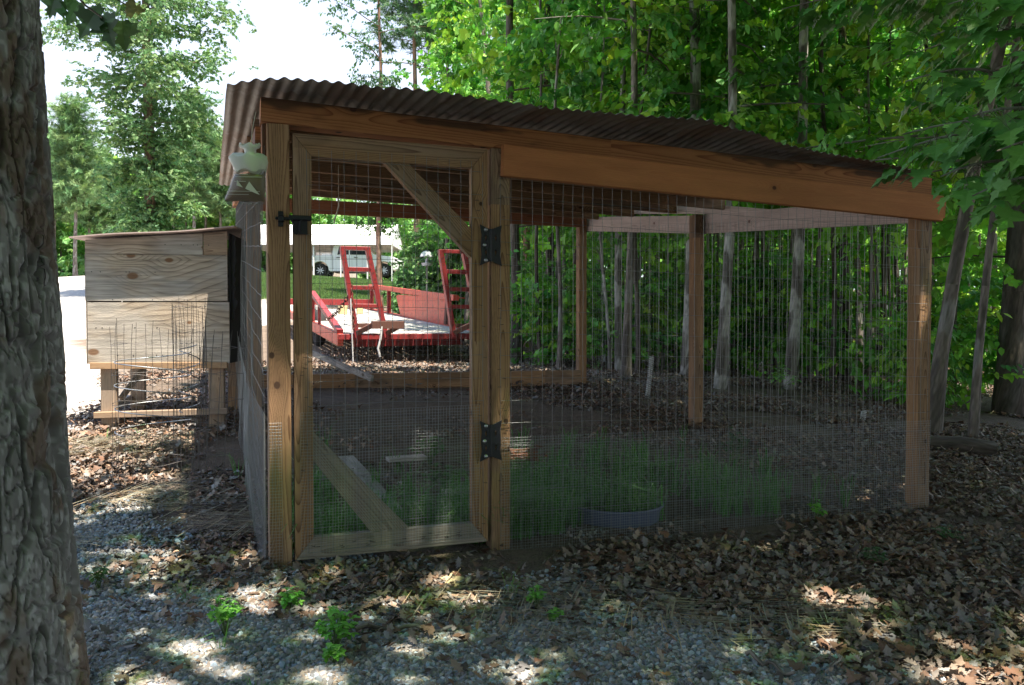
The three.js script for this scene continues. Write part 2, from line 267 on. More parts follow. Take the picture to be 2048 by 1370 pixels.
//==COOP==
// ------------------------------------------------------------------ the wire pen (local x along its front, y up, -z to its back)
const pen = thing('animal_pen', V(PX0, 0, -PZ0), TH, 'low timber pen with wire mesh walls, hinged door and corrugated metal roof', 'animal pen');
const L = (s, y, t) => V(s, y, -t);
const plane = (s, t) => 1.9 - 0.028 * s + 0.0866 * t;      // underside of the roof
const base = (s, t) => { const [X, Z] = toXZ(s, t); return groundY(X, Z); };
const board = (name, a, b, w, th, mat, up, parent = pen, ch) => part(name, new MB().plank(a, b, w, th, up, ch), mat, parent);
{
  const W = 0.089, h = W / 2;
  const post = (s, t, top, mat = M.post) => board('post', L(s + h, base(s + h, t + h) - 0.06, t + h), L(s + h, top, t + h), W, W, mat, V(1, 0, 0), pen, 0.004);
  post(0, 0, 1.79); post(0.96, 0, 1.762); post(3.482, 0, 1.69);
  post(0.002, 2.23, 1.96); post(0.002, 4.44, 2.03);
  post(3.482, 2.23, 1.87); post(3.482, 4.44, 2.15);
  // front beam, orange fascia board, end boards
  board('beam', L(-0.022, 1.8435, 0.045), L(3.56, 1.743, 0.045), 0.1, 0.089, M.beam);
  board('fascia_board', L(1.003, 1.706, -0.02), L(3.606, 1.62, -0.02), 0.14, 0.036, M.fascia, V(0, 1, 0), pen, 0.004);
  board('end_board', L(3.612, 1.625, -0.035), L(3.612, 1.72, 1.1), 0.115, 0.03, M.fascia);
  board('cleat', L(-0.009, 1.62, 0.052), L(-0.009, 1.79, 0.052), 0.06, 0.018, M.beam, V(0, 0, 1));
  board('side_header', L(-0.022, 1.735, 0.1), L(-0.022, 2.12, 4.55), 0.12, 0.036, M.beam);
  board('side_header', L(0.045, 1.86, 0.1), L(0.045, 2.24, 4.55), 0.06, 0.036, M.inner);
  // right hand side boards, pale and weathered
  board('side_board', L(3.592, 1.63, 0.06), L(3.592, 1.80, 2.3), 0.15, 0.022, M.pale);
  board('side_board', L(3.592, 1.8, 2.3), L(3.592, 2.065, 4.55), 0.15, 0.022, M.pale);
  board('side_board', L(3.594, 1.725, 1.2), L(3.594, 1.93, 2.3), 0.085, 0.022, M.pale);
  board('side_board', L(3.594, 1.93, 2.3), L(3.594, 2.1, 3.6), 0.085, 0.022, M.pale);
  // rear header, purlins under the roof
  board('rear_header', L(0.0, 2.093, 4.42), L(3.55, 2.077, 4.42), 0.13, 0.036, M.header);
  for (const t of [0.62, 1.25, 1.95, 2.65, 3.4, 4.15]) board('purlin', L(-0.03, plane(-0.03, t) - 0.05, t), L(3.56, plane(3.56, t) - 0.05, t), 0.089, 0.038, M.inner);
  // dark sill boards along the ground
  board('sill_board', L(0.09, 0.42, 4.415), L(3.48, 0.4, 4.415), 0.16, 0.05, M.inner);
  // corrugated sheets: front edge follows what the photograph shows of it
  const edge = (px, py, o) => { const a = (px - PW / 2) / FOC; const s = (a * (PZ0 - CS * o) - PX0 - SN * o) / (CS - a * SN); const Z = PZ0 + SN * s - CS * o; return [s, EYE + 38 / FOC * 0 + (647 - py) / FOC * Z, o]; };
  const sheets = [
    [[458, 181, 0.13], [510, 171, 0.2], [575, 167, 0.25], [690, 174, 0.26], [800, 187, 0.27]],
    [[772, 181, 0.3], [860, 189, 0.34], [1000, 207, 0.36], [1085, 219, 0.36]],
    [[1060, 221, 0.27], [1200, 234, 0.28], [1320, 243, 0.3], [1430, 250, 0.3]],
    [[1405, 252, 0.24], [1500, 270, 0.2], [1560, 293, 0.15], [1700, 318, 0.1], [1862, 350, 0.04]],
  ];
  sheets.forEach((sh, k) => {
    const e = sh.map((q) => edge(...q)), yT = e.map((q) => [q[0], q[1]]), oT = e.map((q) => [q[0], q[2]]);
    const s0 = e[0][0], s1 = e[e.length - 1][0], n = Math.round((s1 - s0) / 0.05 * 8), rows = [];
    const P = [], U = [], I = [], m = 30;
    for (let j = 0; j <= m; j++) for (let i = 0; i <= n; i++) {
      const s = lerp(s0, s1, i / n), o = linear(oT, s), q = j / m, t = lerp(-o - 0.012 * noise(s * 9, k, 4), 5.0 + 0.1 * hash(k, 2, 3), q * q * 0.6 + q * 0.4);
      const lift = linear(yT, s) - plane(s, -o) - 0.006, f = 1 - sstep(t, -o, 0.25);
      const y = plane(s, t) + 0.012 + lift * f + 0.0052 * Math.cos(s / 0.05 * 2 * Math.PI) + 0.003 * k % 0.007 + 0.018 * (noise(s * 2.2, t * 2, 8 + k) - 0.5);
      P.push(s, y, -t); U.push(s + k * 0.37, t);
    }
    for (let j = 0; j < m; j++) for (let i = 0; i < n; i++) { const a = j * (n + 1) + i, b = a + n + 1; I.push(a, a + 1, b + 1, a, b + 1, b); }
    const g = new THREE.BufferGeometry(); g.setAttribute('position', new THREE.Float32BufferAttribute(P, 3)); g.setAttribute('uv', new THREE.Float32BufferAttribute(U, 2)); g.setIndex(I); g.computeVertexNormals();
    part('roof_sheet', g, M.tin, pen);
  });
  // wire mesh: a net of wires over a panel; f(u, v) -> local point
  const net = (mb, u0, u1, v0, v1, du, dv, r, f, seed, wob = 0.002) => {
    const nu = Math.round((u1 - u0) / du), nv = Math.round((v1 - v0) / dv), fine = du < 0.03;
    for (let i = 0; i <= nu; i++) { const pts = [], k = fine ? 5 : 14; for (let j = 0; j <= k; j++) { const u = u0 + i * du + wob * (noise(i * 3.1, j * 1.7, seed) - 0.5) * 2; pts.push(f(u, lerp(v0, v1, j / k) )); } mb.tube(pts, r); }
    for (let j = 0; j <= nv; j++) { const pts = [], k = Math.max(4, Math.round((u1 - u0) / (fine ? 0.3 : 0.12))); for (let i = 0; i <= k; i++) pts.push(f(lerp(u0, u1, i / k), v0 + j * dv + wob * (noise(i * 1.3, j * 3.7, seed + 1) - 0.5) * 2)); mb.tube(pts, r); }
    return mb;
  };
  const sag = (s, y, t, q = 0.006) => L(s, y, t + q * (fbm(s * 2.2, y * 2.2, 71) - 0.5));
  part('wire_mesh', net(new MB(), 1.0, 3.53, base(2.2, 0) - 0.02, 1.64, 0.0508, 0.1016, 0.0011, (u, v) => sag(u, v - 0.02 * (u - 1), -0.006, 0.02), 21), M.wire, pen, 'stuff');
  part('hardware_cloth', net(new MB(), 1.004, 3.56, -0.12, 0.47, 0.0127, 0.0127, 0.00056, (u, v) => sag(u, v - 0.012 * (u - 1), -0.012, 0.03), 22, 0.0006), M.cloth, pen, 'stuff');
  // left, right and rear walls
  const sideTop = (t) => 1.7 + 0.0866 * t;
  part('wire_mesh', net(new MB(), 0.02, 4.5, 0, 1, 0.0508, 1 / 17, 0.001, (u, v) => { const b = base(0, u); return L(-0.008 - 0.03 * (fbm(u * 1.6, v * 3, 31)) * Math.sin(clamp(v, 0, 1) * 3.1), b + v * (sideTop(u) - b), u); }, 23), M.wire, pen, 'stuff');
  part('hardware_cloth', net(new MB(), 0.0, 4.5, 0, 1, 0.0127, 1 / 52, 0.00042, (u, v) => { const b = base(0, u) - 0.02; return L(-0.012 - 0.06 * fbm(u * 1.8, v * 1.5, 33) * sstep(u, 0, 0.4) - 0.004, b + v * 0.66, u); }, 24, 0.0006), M.cloth, pen, 'stuff');
  part('wire_mesh', net(new MB(), 0.05, 4.5, 0, 1, 0.0508, 1 / 16, 0.001, (u, v) => { const b = base(3.55, u); return L(3.578, b + v * (1.6 + 0.09 * u - b), u); }, 25), M.wire, pen, 'stuff');
  part('wire_mesh', net(new MB(), 0.05, 3.5, 0.4, 2.03, 0.0508, 0.1016, 0.001, (u, v) => sag(u, v, 4.535), 26), M.wire, pen, 'stuff');
  { // the lone twist of cloth that wraps the corner post
    const mb = new MB(); net(mb, 0.0, 0.05, -0.1, 0.57, 0.0127, 0.0127, 0.0006, (u, v) => L(u, v, -0.003), 27, 0.0006); part('hardware_cloth', mb, M.cloth, pen, 'stuff');
  }
  // staples
  const st = new MB(), r = rng(5);
  for (let i = 0; i < 60; i++) { const y = 0.05 + r() * 1.6, s = i % 2 ? 0.985 + 0.045 * r() : 3.5 + 0.05 * r(); st.tube([L(s, y, -0.003), L(s, y, -0.009), L(s + 0.014, y + 0.006 * (r() - 0.5), -0.009), L(s + 0.014, y, -0.003)], 0.0011, 3); }
  part('staple', st, M.iron, pen, 'stuff');

  // the door
  const door = sub('door', pen), y0 = 0.0, y1 = 1.757, a = 0.102, b = 0.942, w = 0.074, w2 = 0.089, T0 = 0.002, T1 = 0.04;
  const leaf = (name, poly, g, off, t0 = -T0, t1 = -T1, m = M.door) => part(name, new MB().prism(poly, t0, t1, g, off), m, door);
  leaf('stile', [[a, y0], [a + w, y0 + w2], [a + w, y1 - w2], [a, y1]], [0, 1], [0.3, 0.05]);
  leaf('stile', [[b, y0], [b, y1], [b - w, y1 - w2], [b - w, y0 + w2]], [0, 1], [1.1, 0.24]);
  const e = 0.0015;
  leaf('rail', [[a + e, y1], [a + w + e, y1 - w2], [b - w - e, y1 - w2], [b - e, y1]], [1, 0], [0.7, 0.13], -T0 + 0.001, -T1);
  leaf('rail', [[a + e, y0], [b - e, y0], [b - w - e, y0 + w2], [a + w + e, y0 + w2]], [1, 0], [0.2, 0.31], -T0 + 0.001, -T1, M.weathered);
  const dg = (p, q) => { const x = q[0] - p[0], y = q[1] - p[1], l = Math.hypot(x, y); return [x / l, y / l]; };
  const br1 = [[0.478, y1 - w2 - 0.001], [b - w - 0.001, 1.27], [b - w - 0.001, 1.4], [0.585, y1 - w2 - 0.001]];
  leaf('brace', br1, dg(br1[0], br1[1]), [0.4, 0.1], -0.006, -T1 - 0.003);
  const br2 = [[a + w + 0.001, 0.41], [0.415, y0 + w2 + 0.001], [0.585, y0 + w2 + 0.001], [a + w + 0.001, 0.53]];
  leaf('brace', br2, dg(br2[0], br2[1]), [0.9, 0.2], -0.006, -T1 - 0.003, M.weathered);
  part('wire_mesh', net(new MB(), 0.155, 0.92, 0.03, 1.70, 0.0508, 0.1016, 0.0011, (u, v) => sag(u, v - 0.004 * Math.sin(u * 9), -0.004, 0.012), 28), M.wire, door, 'stuff');
  part('hardware_cloth', net(new MB(), 0.125, 0.9, 0.015, 0.61, 0.0127, 0.0127, 0.00056, (u, v) => sag(u, v + 0.02 * (u - 0.1) * 0.4, -0.008, 0.012), 29, 0.0006), M.cloth, door, 'stuff');
  const st2 = new MB();
  for (let i = 0; i < 46; i++) { const k = i % 4, y = k < 2 ? 0.05 + r() * 1.6 : 0.03 + 0.04 * r(), s = k == 0 ? a + 0.02 + 0.05 * r() : k == 1 ? b - 0.06 + 0.04 * r() : a + r() * (b - a - 0.03); st2.tube([L(s, y, 0.001), L(s, y, -0.009), L(s + 0.013, y + 0.008 * (r() - 0.5), -0.009), L(s + 0.013, y, 0.001)], 0.0011, 3); }
  part('staple', st2, M.iron, door, 'stuff');
  // butterfly hinges with three dome bolts on the door leaf
  const hinge = (y) => {
    const mb = new MB(), c = 0.951, H = 0.09, t0 = 0.012, t1 = 0.015;
    const half = (k, wd) => { const X = (x) => c + k * x, sh = new THREE.Shape([[0.004, -H * 0.78], [wd, -H], [wd * 0.82, -H * 0.5], [wd * 0.9, 0], [wd * 0.82, H * 0.5], [wd, H], [0.004, H * 0.78]].map((q) => new THREE.Vector2(X(q[0]), y + q[1])));
      for (const d of [-0.36, 0.36]) { const hole = new THREE.Path(); const cy = y + d * H, cx = X(wd * 0.45); hole.moveTo(cx, cy - 0.016); hole.lineTo(cx + 0.006, cy + 0.002); hole.lineTo(cx, cy + 0.017); hole.lineTo(cx - 0.006, cy + 0.002); sh.holes.push(hole); }
      const g = new THREE.ExtrudeGeometry(sh, { depth: 0.003, bevelEnabled: true, bevelSize: 0.0008, bevelThickness: 0.0008, bevelSegments: 1 }); mb.add(g, new THREE.Matrix4().makeTranslation(0, 0, t0)); };
    half(-1, 0.05); half(1, 0.052);
    mb.tube([L(c, y - H * 0.8, -0.014), L(c, y + H * 0.8, -0.014)], 0.006, 8, true);
    part('hinge', mb, M.iron, door);
    for (const d of [-0.75, 0, 0.75]) { const bm = new MB(); const g = new THREE.SphereGeometry(0.0095, 10, 6, 0, Math.PI * 2, 0, Math.PI / 2); g.rotateX(Math.PI / 2); bm.add(g, new THREE.Matrix4().makeTranslation(c - 0.03 + 0.008 * Math.abs(d), y + d * H, 0.0165)); part('bolt', bm, M.bolt, door); }
  };
  hinge(1.328); hinge(0.455);
  { // sliding latch across the post and the door stile
    const mb = new MB(), y = 1.4;
    mb.box(0.13, y - 0.026, 0.008, 0.055, 0.058, 0.006); mb.box(0.128, y + 0.012, 0.016, 0.09, 0.018, 0.014, 0.003);
    mb.tube([L(0.03, y + 0.006, -0.018), L(0.17, y + 0.006, -0.018)], 0.006, 8, true);
    mb.box(0.052, y + 0.005, 0.006, 0.02, 0.062, 0.006); mb.box(0.052, y + 0.005, 0.016, 0.022, 0.026, 0.02, 0.004);
    mb.tube([L(0.09, y + 0.004, -0.022), L(0.1, y - 0.012, -0.024), L(0.1, y - 0.045, -0.024), L(0.112, y - 0.056, -0.024), L(0.124, y - 0.045, -0.024), L(0.124, y - 0.01, -0.024), L(0.135, y + 0.004, -0.02)], 0.0042, 6, true);
    part('latch', mb, M.iron, door);
  }
}
const rope = std({ color: C(0.5, 0.45, 0.36) });
{ // short cord that dangles in the door opening
  const mb = new MB(), y = 1.5, s = 0.29; const pts = [];
  for (let i = 0; i <= 10; i++) pts.push(at(676 + 3 * Math.sin(i * 0.5) - i * 0.5, 397 + i * 5, 3.9));
  mb.tube(pts, 0.004, 5, true); mb.add(new THREE.TorusGeometry(0.007, 0.002, 5, 10), M4(at(678, 398, 3.9)));
  mb.tube([at(677, 398, 3.9), at(677, 330, 3.88)], 0.0012, 4);
  tag(part('hanging_cord', mb, rope), 'short frayed pale cord hanging from the roof inside the door opening', 'cord');
}
{ // clear fly bag hung by the roof's left corner
  const c = at(492, 350, 3.02), bag = thing('fly_trap_bag', c, 0.1, 'clear plastic fly trap bag with white crown and brown water hung at the roof corner', 'fly trap');
  const white = phys({ color: C(0.66, 0.67, 0.58), roughness: 0.45, transmission: 0.25 });
  const clear = phys({ color: C(0.9, 0.92, 0.92), roughness: 0.1, transmission: 0.95, ior: 1.2, specularIntensity: 0.5 });
  const brown = phys({ color: C(0.24, 0.15, 0.075), roughness: 0.35, transmission: 0.3 });
  const PXm = 3.02 / FOC, S = (x) => (x - 492) * PXm, T = (y) => (350 - y) * PXm;
  const prof = (rows, mat, name, nseg = 28) => { // flattened bag cross-sections: [y px, x left px, x right px, depth m]
    const P = [], U = [], I = []; rows.forEach(([y, xl, xr, d, wv = 0], j) => { for (let i = 0; i <= nseg; i++) { const a = i / nseg * 2 * Math.PI, cx = (S(xl) + S(xr)) / 2, hw = (S(xr) - S(xl)) / 2; const k = 1 + wv * Math.sin(a * 7 + j); P.push(cx + hw * Math.cos(a) * k, T(y) + 0.002 * Math.sin(a * 5 + j) * (wv > 0 ? 3 : 1), d * Math.sin(a) * k); U.push(i / nseg, j / rows.length); } });
    for (let j = 0; j < rows.length - 1; j++) for (let i = 0; i < nseg; i++) { const q = j * (nseg + 1) + i, b = q + nseg + 1; I.push(q, b, b + 1, q, b + 1, q + 1); }
    const g = new THREE.BufferGeometry(); g.setAttribute('position', new THREE.Float32BufferAttribute(P, 3)); g.setAttribute('uv', new THREE.Float32BufferAttribute(U, 2)); g.setIndex(I); g.computeVertexNormals(); return part(name, g, mat, bag); };
  prof([[289, 481, 519, 0.01, 0.06], [293, 479, 521, 0.016, 0.06], [298, 488, 512, 0.016], [306, 490, 512, 0.018], [309, 486, 516, 0.02]], white, 'bag_crown');
  prof([[309, 486, 516, 0.021, 0.02], [311, 466, 526, 0.026, 0.03], [316, 458, 532, 0.03, 0.04], [326, 463, 534, 0.034, 0.04], [337, 468, 532, 0.034, 0.05], [343, 470, 531, 0.033, 0.08]], white, 'bag_collar');
  prof([[338, 471, 531, 0.03], [355, 466, 531, 0.033], [380, 457, 531, 0.034], [398, 449, 530, 0.022], [404, 447, 529, 0.006], [408, 448, 528, 0.003]], clear, 'bag_pouch');
  prof([[349, 470, 529, 0.0], [350, 470, 529, 0.029], [362, 465, 529, 0.031], [380, 459, 529, 0.032], [396, 452, 528, 0.021], [401, 451, 527, 0.006], [402, 451, 527, 0]], brown, 'bag_water');
  const print = new MB(); // printed stripes and two pale triangles on the front of the pouch
  const z = 0.0362;
  for (const [y, x0, x1] of [[352, 478, 500], [357, 476, 527], [366, 474, 496], [385, 462, 522], [391, 460, 500]]) print.box((S(x0) + S(x1)) / 2, T(y), z - Math.max(0, (y - 380) * 0.0008), S(x1) - S(x0), 0.0016, 0.0006, 0.0001);
  print.prism([[S(478), T(374)], [S(490), T(378)], [S(479), T(363)]], z - 0.0003, z + 0.0003); print.prism([[S(494), T(380)], [S(522), T(392)], [S(502), T(366)]], z - 0.003, z - 0.0024);
  part('bag_print', print, std({ color: C(0.55, 0.54, 0.46), roughness: 0.4 }), bag);
  part('hanging_string', new MB().tube([V(S(502), T(292), 0), V(S(503), T(255), -0.02), V(S(506), T(216), -0.06)], 0.0016, 5), rope, bag);
}
// ------------------------------------------------------------------ rabbit hutch on legs, left of the pen
{
  const a0 = at(186, 647, 5.45), [s0] = toST(a0.x, 5.45), T0 = 2.5;
  const [hx, hz] = toXZ(-0.02, T0); // local frame turned nearly to the camera
  const turn = 0.12, org = at(320, 848, 5.5); org.y = groundY(org.x, 5.5);
  const h = thing('hutch', org, turn, 'weathered plywood hutch on timber legs with a thin slanting lid beside the pen', 'hutch');
  const k = 5.5 / FOC, X = (px) => (px - 320) * k / Math.cos(turn), Y = (py) => EYE - (py - 647) * k - org.y, D = 0.62;
  const pl = (name, x0, x1, yb, yt, mat, z = 0, off = [0, 0], parent = h) => part(name, new MB().prism([[X(x0), Y(yb)], [X(x1), Y(yb + 0)], [X(x1), Y(yt[1])], [X(x0), Y(yt[0])]], z, z - 0.012, [1, 0], off), mat, parent);
  pl('plywood_panel', 183, 405, 509, [482, 466], M.ply, 0.002, [0.5, 0.36 - Y(509)]);
  pl('plywood_panel', 182, 452, 602, [510, 510], M.ply, 0, [0.5, 0.02 - Y(602)]);
  pl('plywood_panel', 186, 455, 727, [605, 604], M.ply2, 0.003, [0.5, 0.02 - Y(727)]);
  pl('corner_panel', 406.5, 452, 509, [465.5, 461], M.leg, 0.001, [0.4, 0.1]);
  pl('side_panel', 183, 184, 727, [482, 482], M.ply2);
  part('side_panel', new MB().box(X(184) + 0.004, (Y(727) + Y(485)) / 2, -D / 2 - 0.015, 0.012, Y(485) - Y(727), D, 0.001), M.ply2, h);
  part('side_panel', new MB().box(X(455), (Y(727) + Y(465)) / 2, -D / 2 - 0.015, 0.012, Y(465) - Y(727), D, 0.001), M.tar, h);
  part('floor_panel', new MB().box(X(320), Y(722), -D / 2 - 0.015, X(450) - X(190), 0.014, D - 0.02, 0.001), M.ply2, h);
  part('back_panel', new MB().box(X(320), (Y(727) + Y(475)) / 2, -D - 0.02, X(452) - X(188), Y(480) - Y(727), 0.012, 0.001), M.ply2, h);
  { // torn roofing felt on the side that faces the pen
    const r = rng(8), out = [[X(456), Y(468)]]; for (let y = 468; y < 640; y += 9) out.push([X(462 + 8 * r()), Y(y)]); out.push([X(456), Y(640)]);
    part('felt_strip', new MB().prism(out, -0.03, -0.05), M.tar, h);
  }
  { // lid: slightly warped thin sheet, pale on top
    const P = [], I = [], n = 20, m = 8, mb = new MB(), f = (i, j, d) => { const u = i / n, v = j / m; return V(lerp(X(165), X(472), u), lerp(Y(479), Y(454), u) + 0.006 * Math.sin(u * 7) + 0.1 * v * 0.2 + d, lerp(0.1, -D - 0.1, v)); };
    for (let i = 0; i < n; i++) for (let j = 0; j < m; j++) { mb.quad(f(i, j, 0), f(i + 1, j, 0), f(i + 1, j + 1, 0), f(i, j + 1, 0)); mb.quad(f(i, j, -0.008), f(i, j + 1, -0.008), f(i + 1, j + 1, -0.008), f(i + 1, j, -0.008)); }
    for (let i = 0; i < n; i++) { mb.quad(f(i, 0, -0.008), f(i + 1, 0, -0.008), f(i + 1, 0, 0), f(i, 0, 0)); mb.quad(f(i + 1, m, -0.008), f(i, m, -0.008), f(i, m, 0), f(i + 1, m, 0)); }
    for (let j = 0; j < m; j++) { mb.quad(f(0, j, -0.008), f(0, j, 0), f(0, j + 1, 0), f(0, j + 1, -0.008)); mb.quad(f(n, j, -0.008), f(n, j + 1, -0.008), f(n, j + 1, 0), f(n, j, 0)); }
    part('lid', mb, std({ color: C(0.52, 0.42, 0.4), roughness: 0.6, map: soilTexLite() }), h);
  }
  const leg = (px0, px1, z, yb) => board('leg', V((X(px0) + X(px1)) / 2, Y(725), z), V((X(px0) + X(px1)) / 2, yb, z), X(px1) - X(px0), 0.045, M.leg, V(1, 0, 0), h);
  const fl = (z, x) => groundY(org.x + x * Math.cos(turn) + z * Math.sin(turn), 5.5 - z) - org.y - 0.05;
  leg(206, 236, -0.045, -0.02); leg(412, 442, -0.045, fl(0, 0.35)); leg(206, 236, -D, fl(-D, -0.35)); leg(412, 442, -D, fl(-D, 0.35));
  board('rail', V(X(190), Y(731), -0.005), V(X(450), Y(731), -0.005), Y(725) - Y(738), 0.034, M.leg, V(0, 1, 0), h);
  board('rail', V(X(197), Y(829), 0.0), V(X(450), Y(824), 0.0), Y(822) - Y(834), 0.04, M.leg, V(0, 1, 0), h);
  board('rail', V(X(203), Y(829), -0.03), V(X(203), Y(812), -D), 0.05, 0.03, M.grey, V(0, 1, 0), h);
  board('brace', V(X(236), Y(800), -0.1), V(X(262), Y(735), -0.35), 0.045, 0.02, M.grey, V(0, 1, 0), h);
  const nails = new MB(), r = rng(3); for (let i = 0; i < 26; i++) nails.add(new THREE.CylinderGeometry(0.0035, 0.0035, 0.002, 6), M4(V(lerp(X(192), X(448), r()), lerp(Y(720), Y(480), (i % 5) / 4 * 0.92 + 0.04), 0.004), EQ(0, Math.PI / 2, 0)));
  part('nail_head', nails, M.iron, h, 'stuff');
}
function soilTexLite() { return tex(256, 256, (u, v) => { const q = 0.7 + 0.5 * fbm(u * 8, v * 8, 7) - 0.1; return [q, q * 0.97, q * 0.95]; }, [1, 1], true); }
// ------------------------------------------------------------------ rolls of garden wire standing before the hutch
function cage(px, pw, ptop, pbot, Z, label, opt = {}) {
  const top = at(px, ptop, Z), c = G(top.x, Z), R = pw / 2 * Z / FOC, H = top.y - c.y, r = rng(opt.seed), o = thing('wire_cage', c, opt.turn ?? 0, label, 'wire cage', 'rolled wire cages by the hutch');
  const mb = new MB(), n = opt.n ?? 16, wob = (a, y) => R * (1 + 0.07 * Math.sin(a * 2 + (opt.seed || 0)) + 0.05 * (noise(a * 2, y * 2, opt.seed) - 0.5)), lx = opt.lean ?? 0;
  const P = (a, y) => V(Math.cos(a) * wob(a, y) + lx * y, y, Math.sin(a) * wob(a, y));
  for (let i = 0; i < n; i++) { const a = i / n * 2 * Math.PI + 0.1 * r(), pts = [], hh = H * (0.93 + 0.09 * r()); for (let k = 0; k <= 8; k++) { const p = P(a, hh * k / 8); if (k == 8) p.x += 0.02 * (r() - 0.5); p.x += 0.004 * (r() - 0.5); pts.push(p); } mb.tube(pts, 0.0014, 3); }
  for (const q of opt.rings ?? [0.14, 0.32, 0.5, 0.68, 0.86]) { const pts = []; for (let k = 0; k <= 28; k++) pts.push(P(k / 28 * 2 * Math.PI, H * q + 0.006 * Math.sin(k))); mb.tube(pts, 0.0014, 3); }
  part('wire_mesh', mb, M.cage, o, 'stuff');
  if (opt.spiral) { const pts = [], s = new MB(), [y0, y1, turns, rr] = opt.spiral; for (let k = 0; k <= turns * 24; k++) { const a = k / 24 * 2 * Math.PI + 2; pts.push(V(Math.cos(a) * R * rr + lx * 0.5, lerp(y0, y1, k / (turns * 24)) + 0.012 * Math.sin(a), Math.sin(a) * R * rr)); } s.tube(pts, 0.0032, 5); part('wire_spiral', s, M.spiral, o); }
  return o;
}
cage(306, 142, 642, 1010, 4.35, 'wide rusty wire cage with a bright spiral wire, nearest the hutch front', { seed: 3, n: 15, spiral: [0.27, 0.72, 3.6, 1.0] });
cage(378, 66, 598, 900, 4.75, 'tall narrow wire cage standing behind the wide spiral cage', { seed: 6, n: 18, spiral: [0.3, 0.72, 3.5, 0.6], rings: [0.2, 0.4, 0.6, 0.8, 0.95] });
cage(432, 84, 655, 930, 4.6, 'leaning wire cage in the shade against the pen side wall', { seed: 9, n: 15, lean: 0.06 });
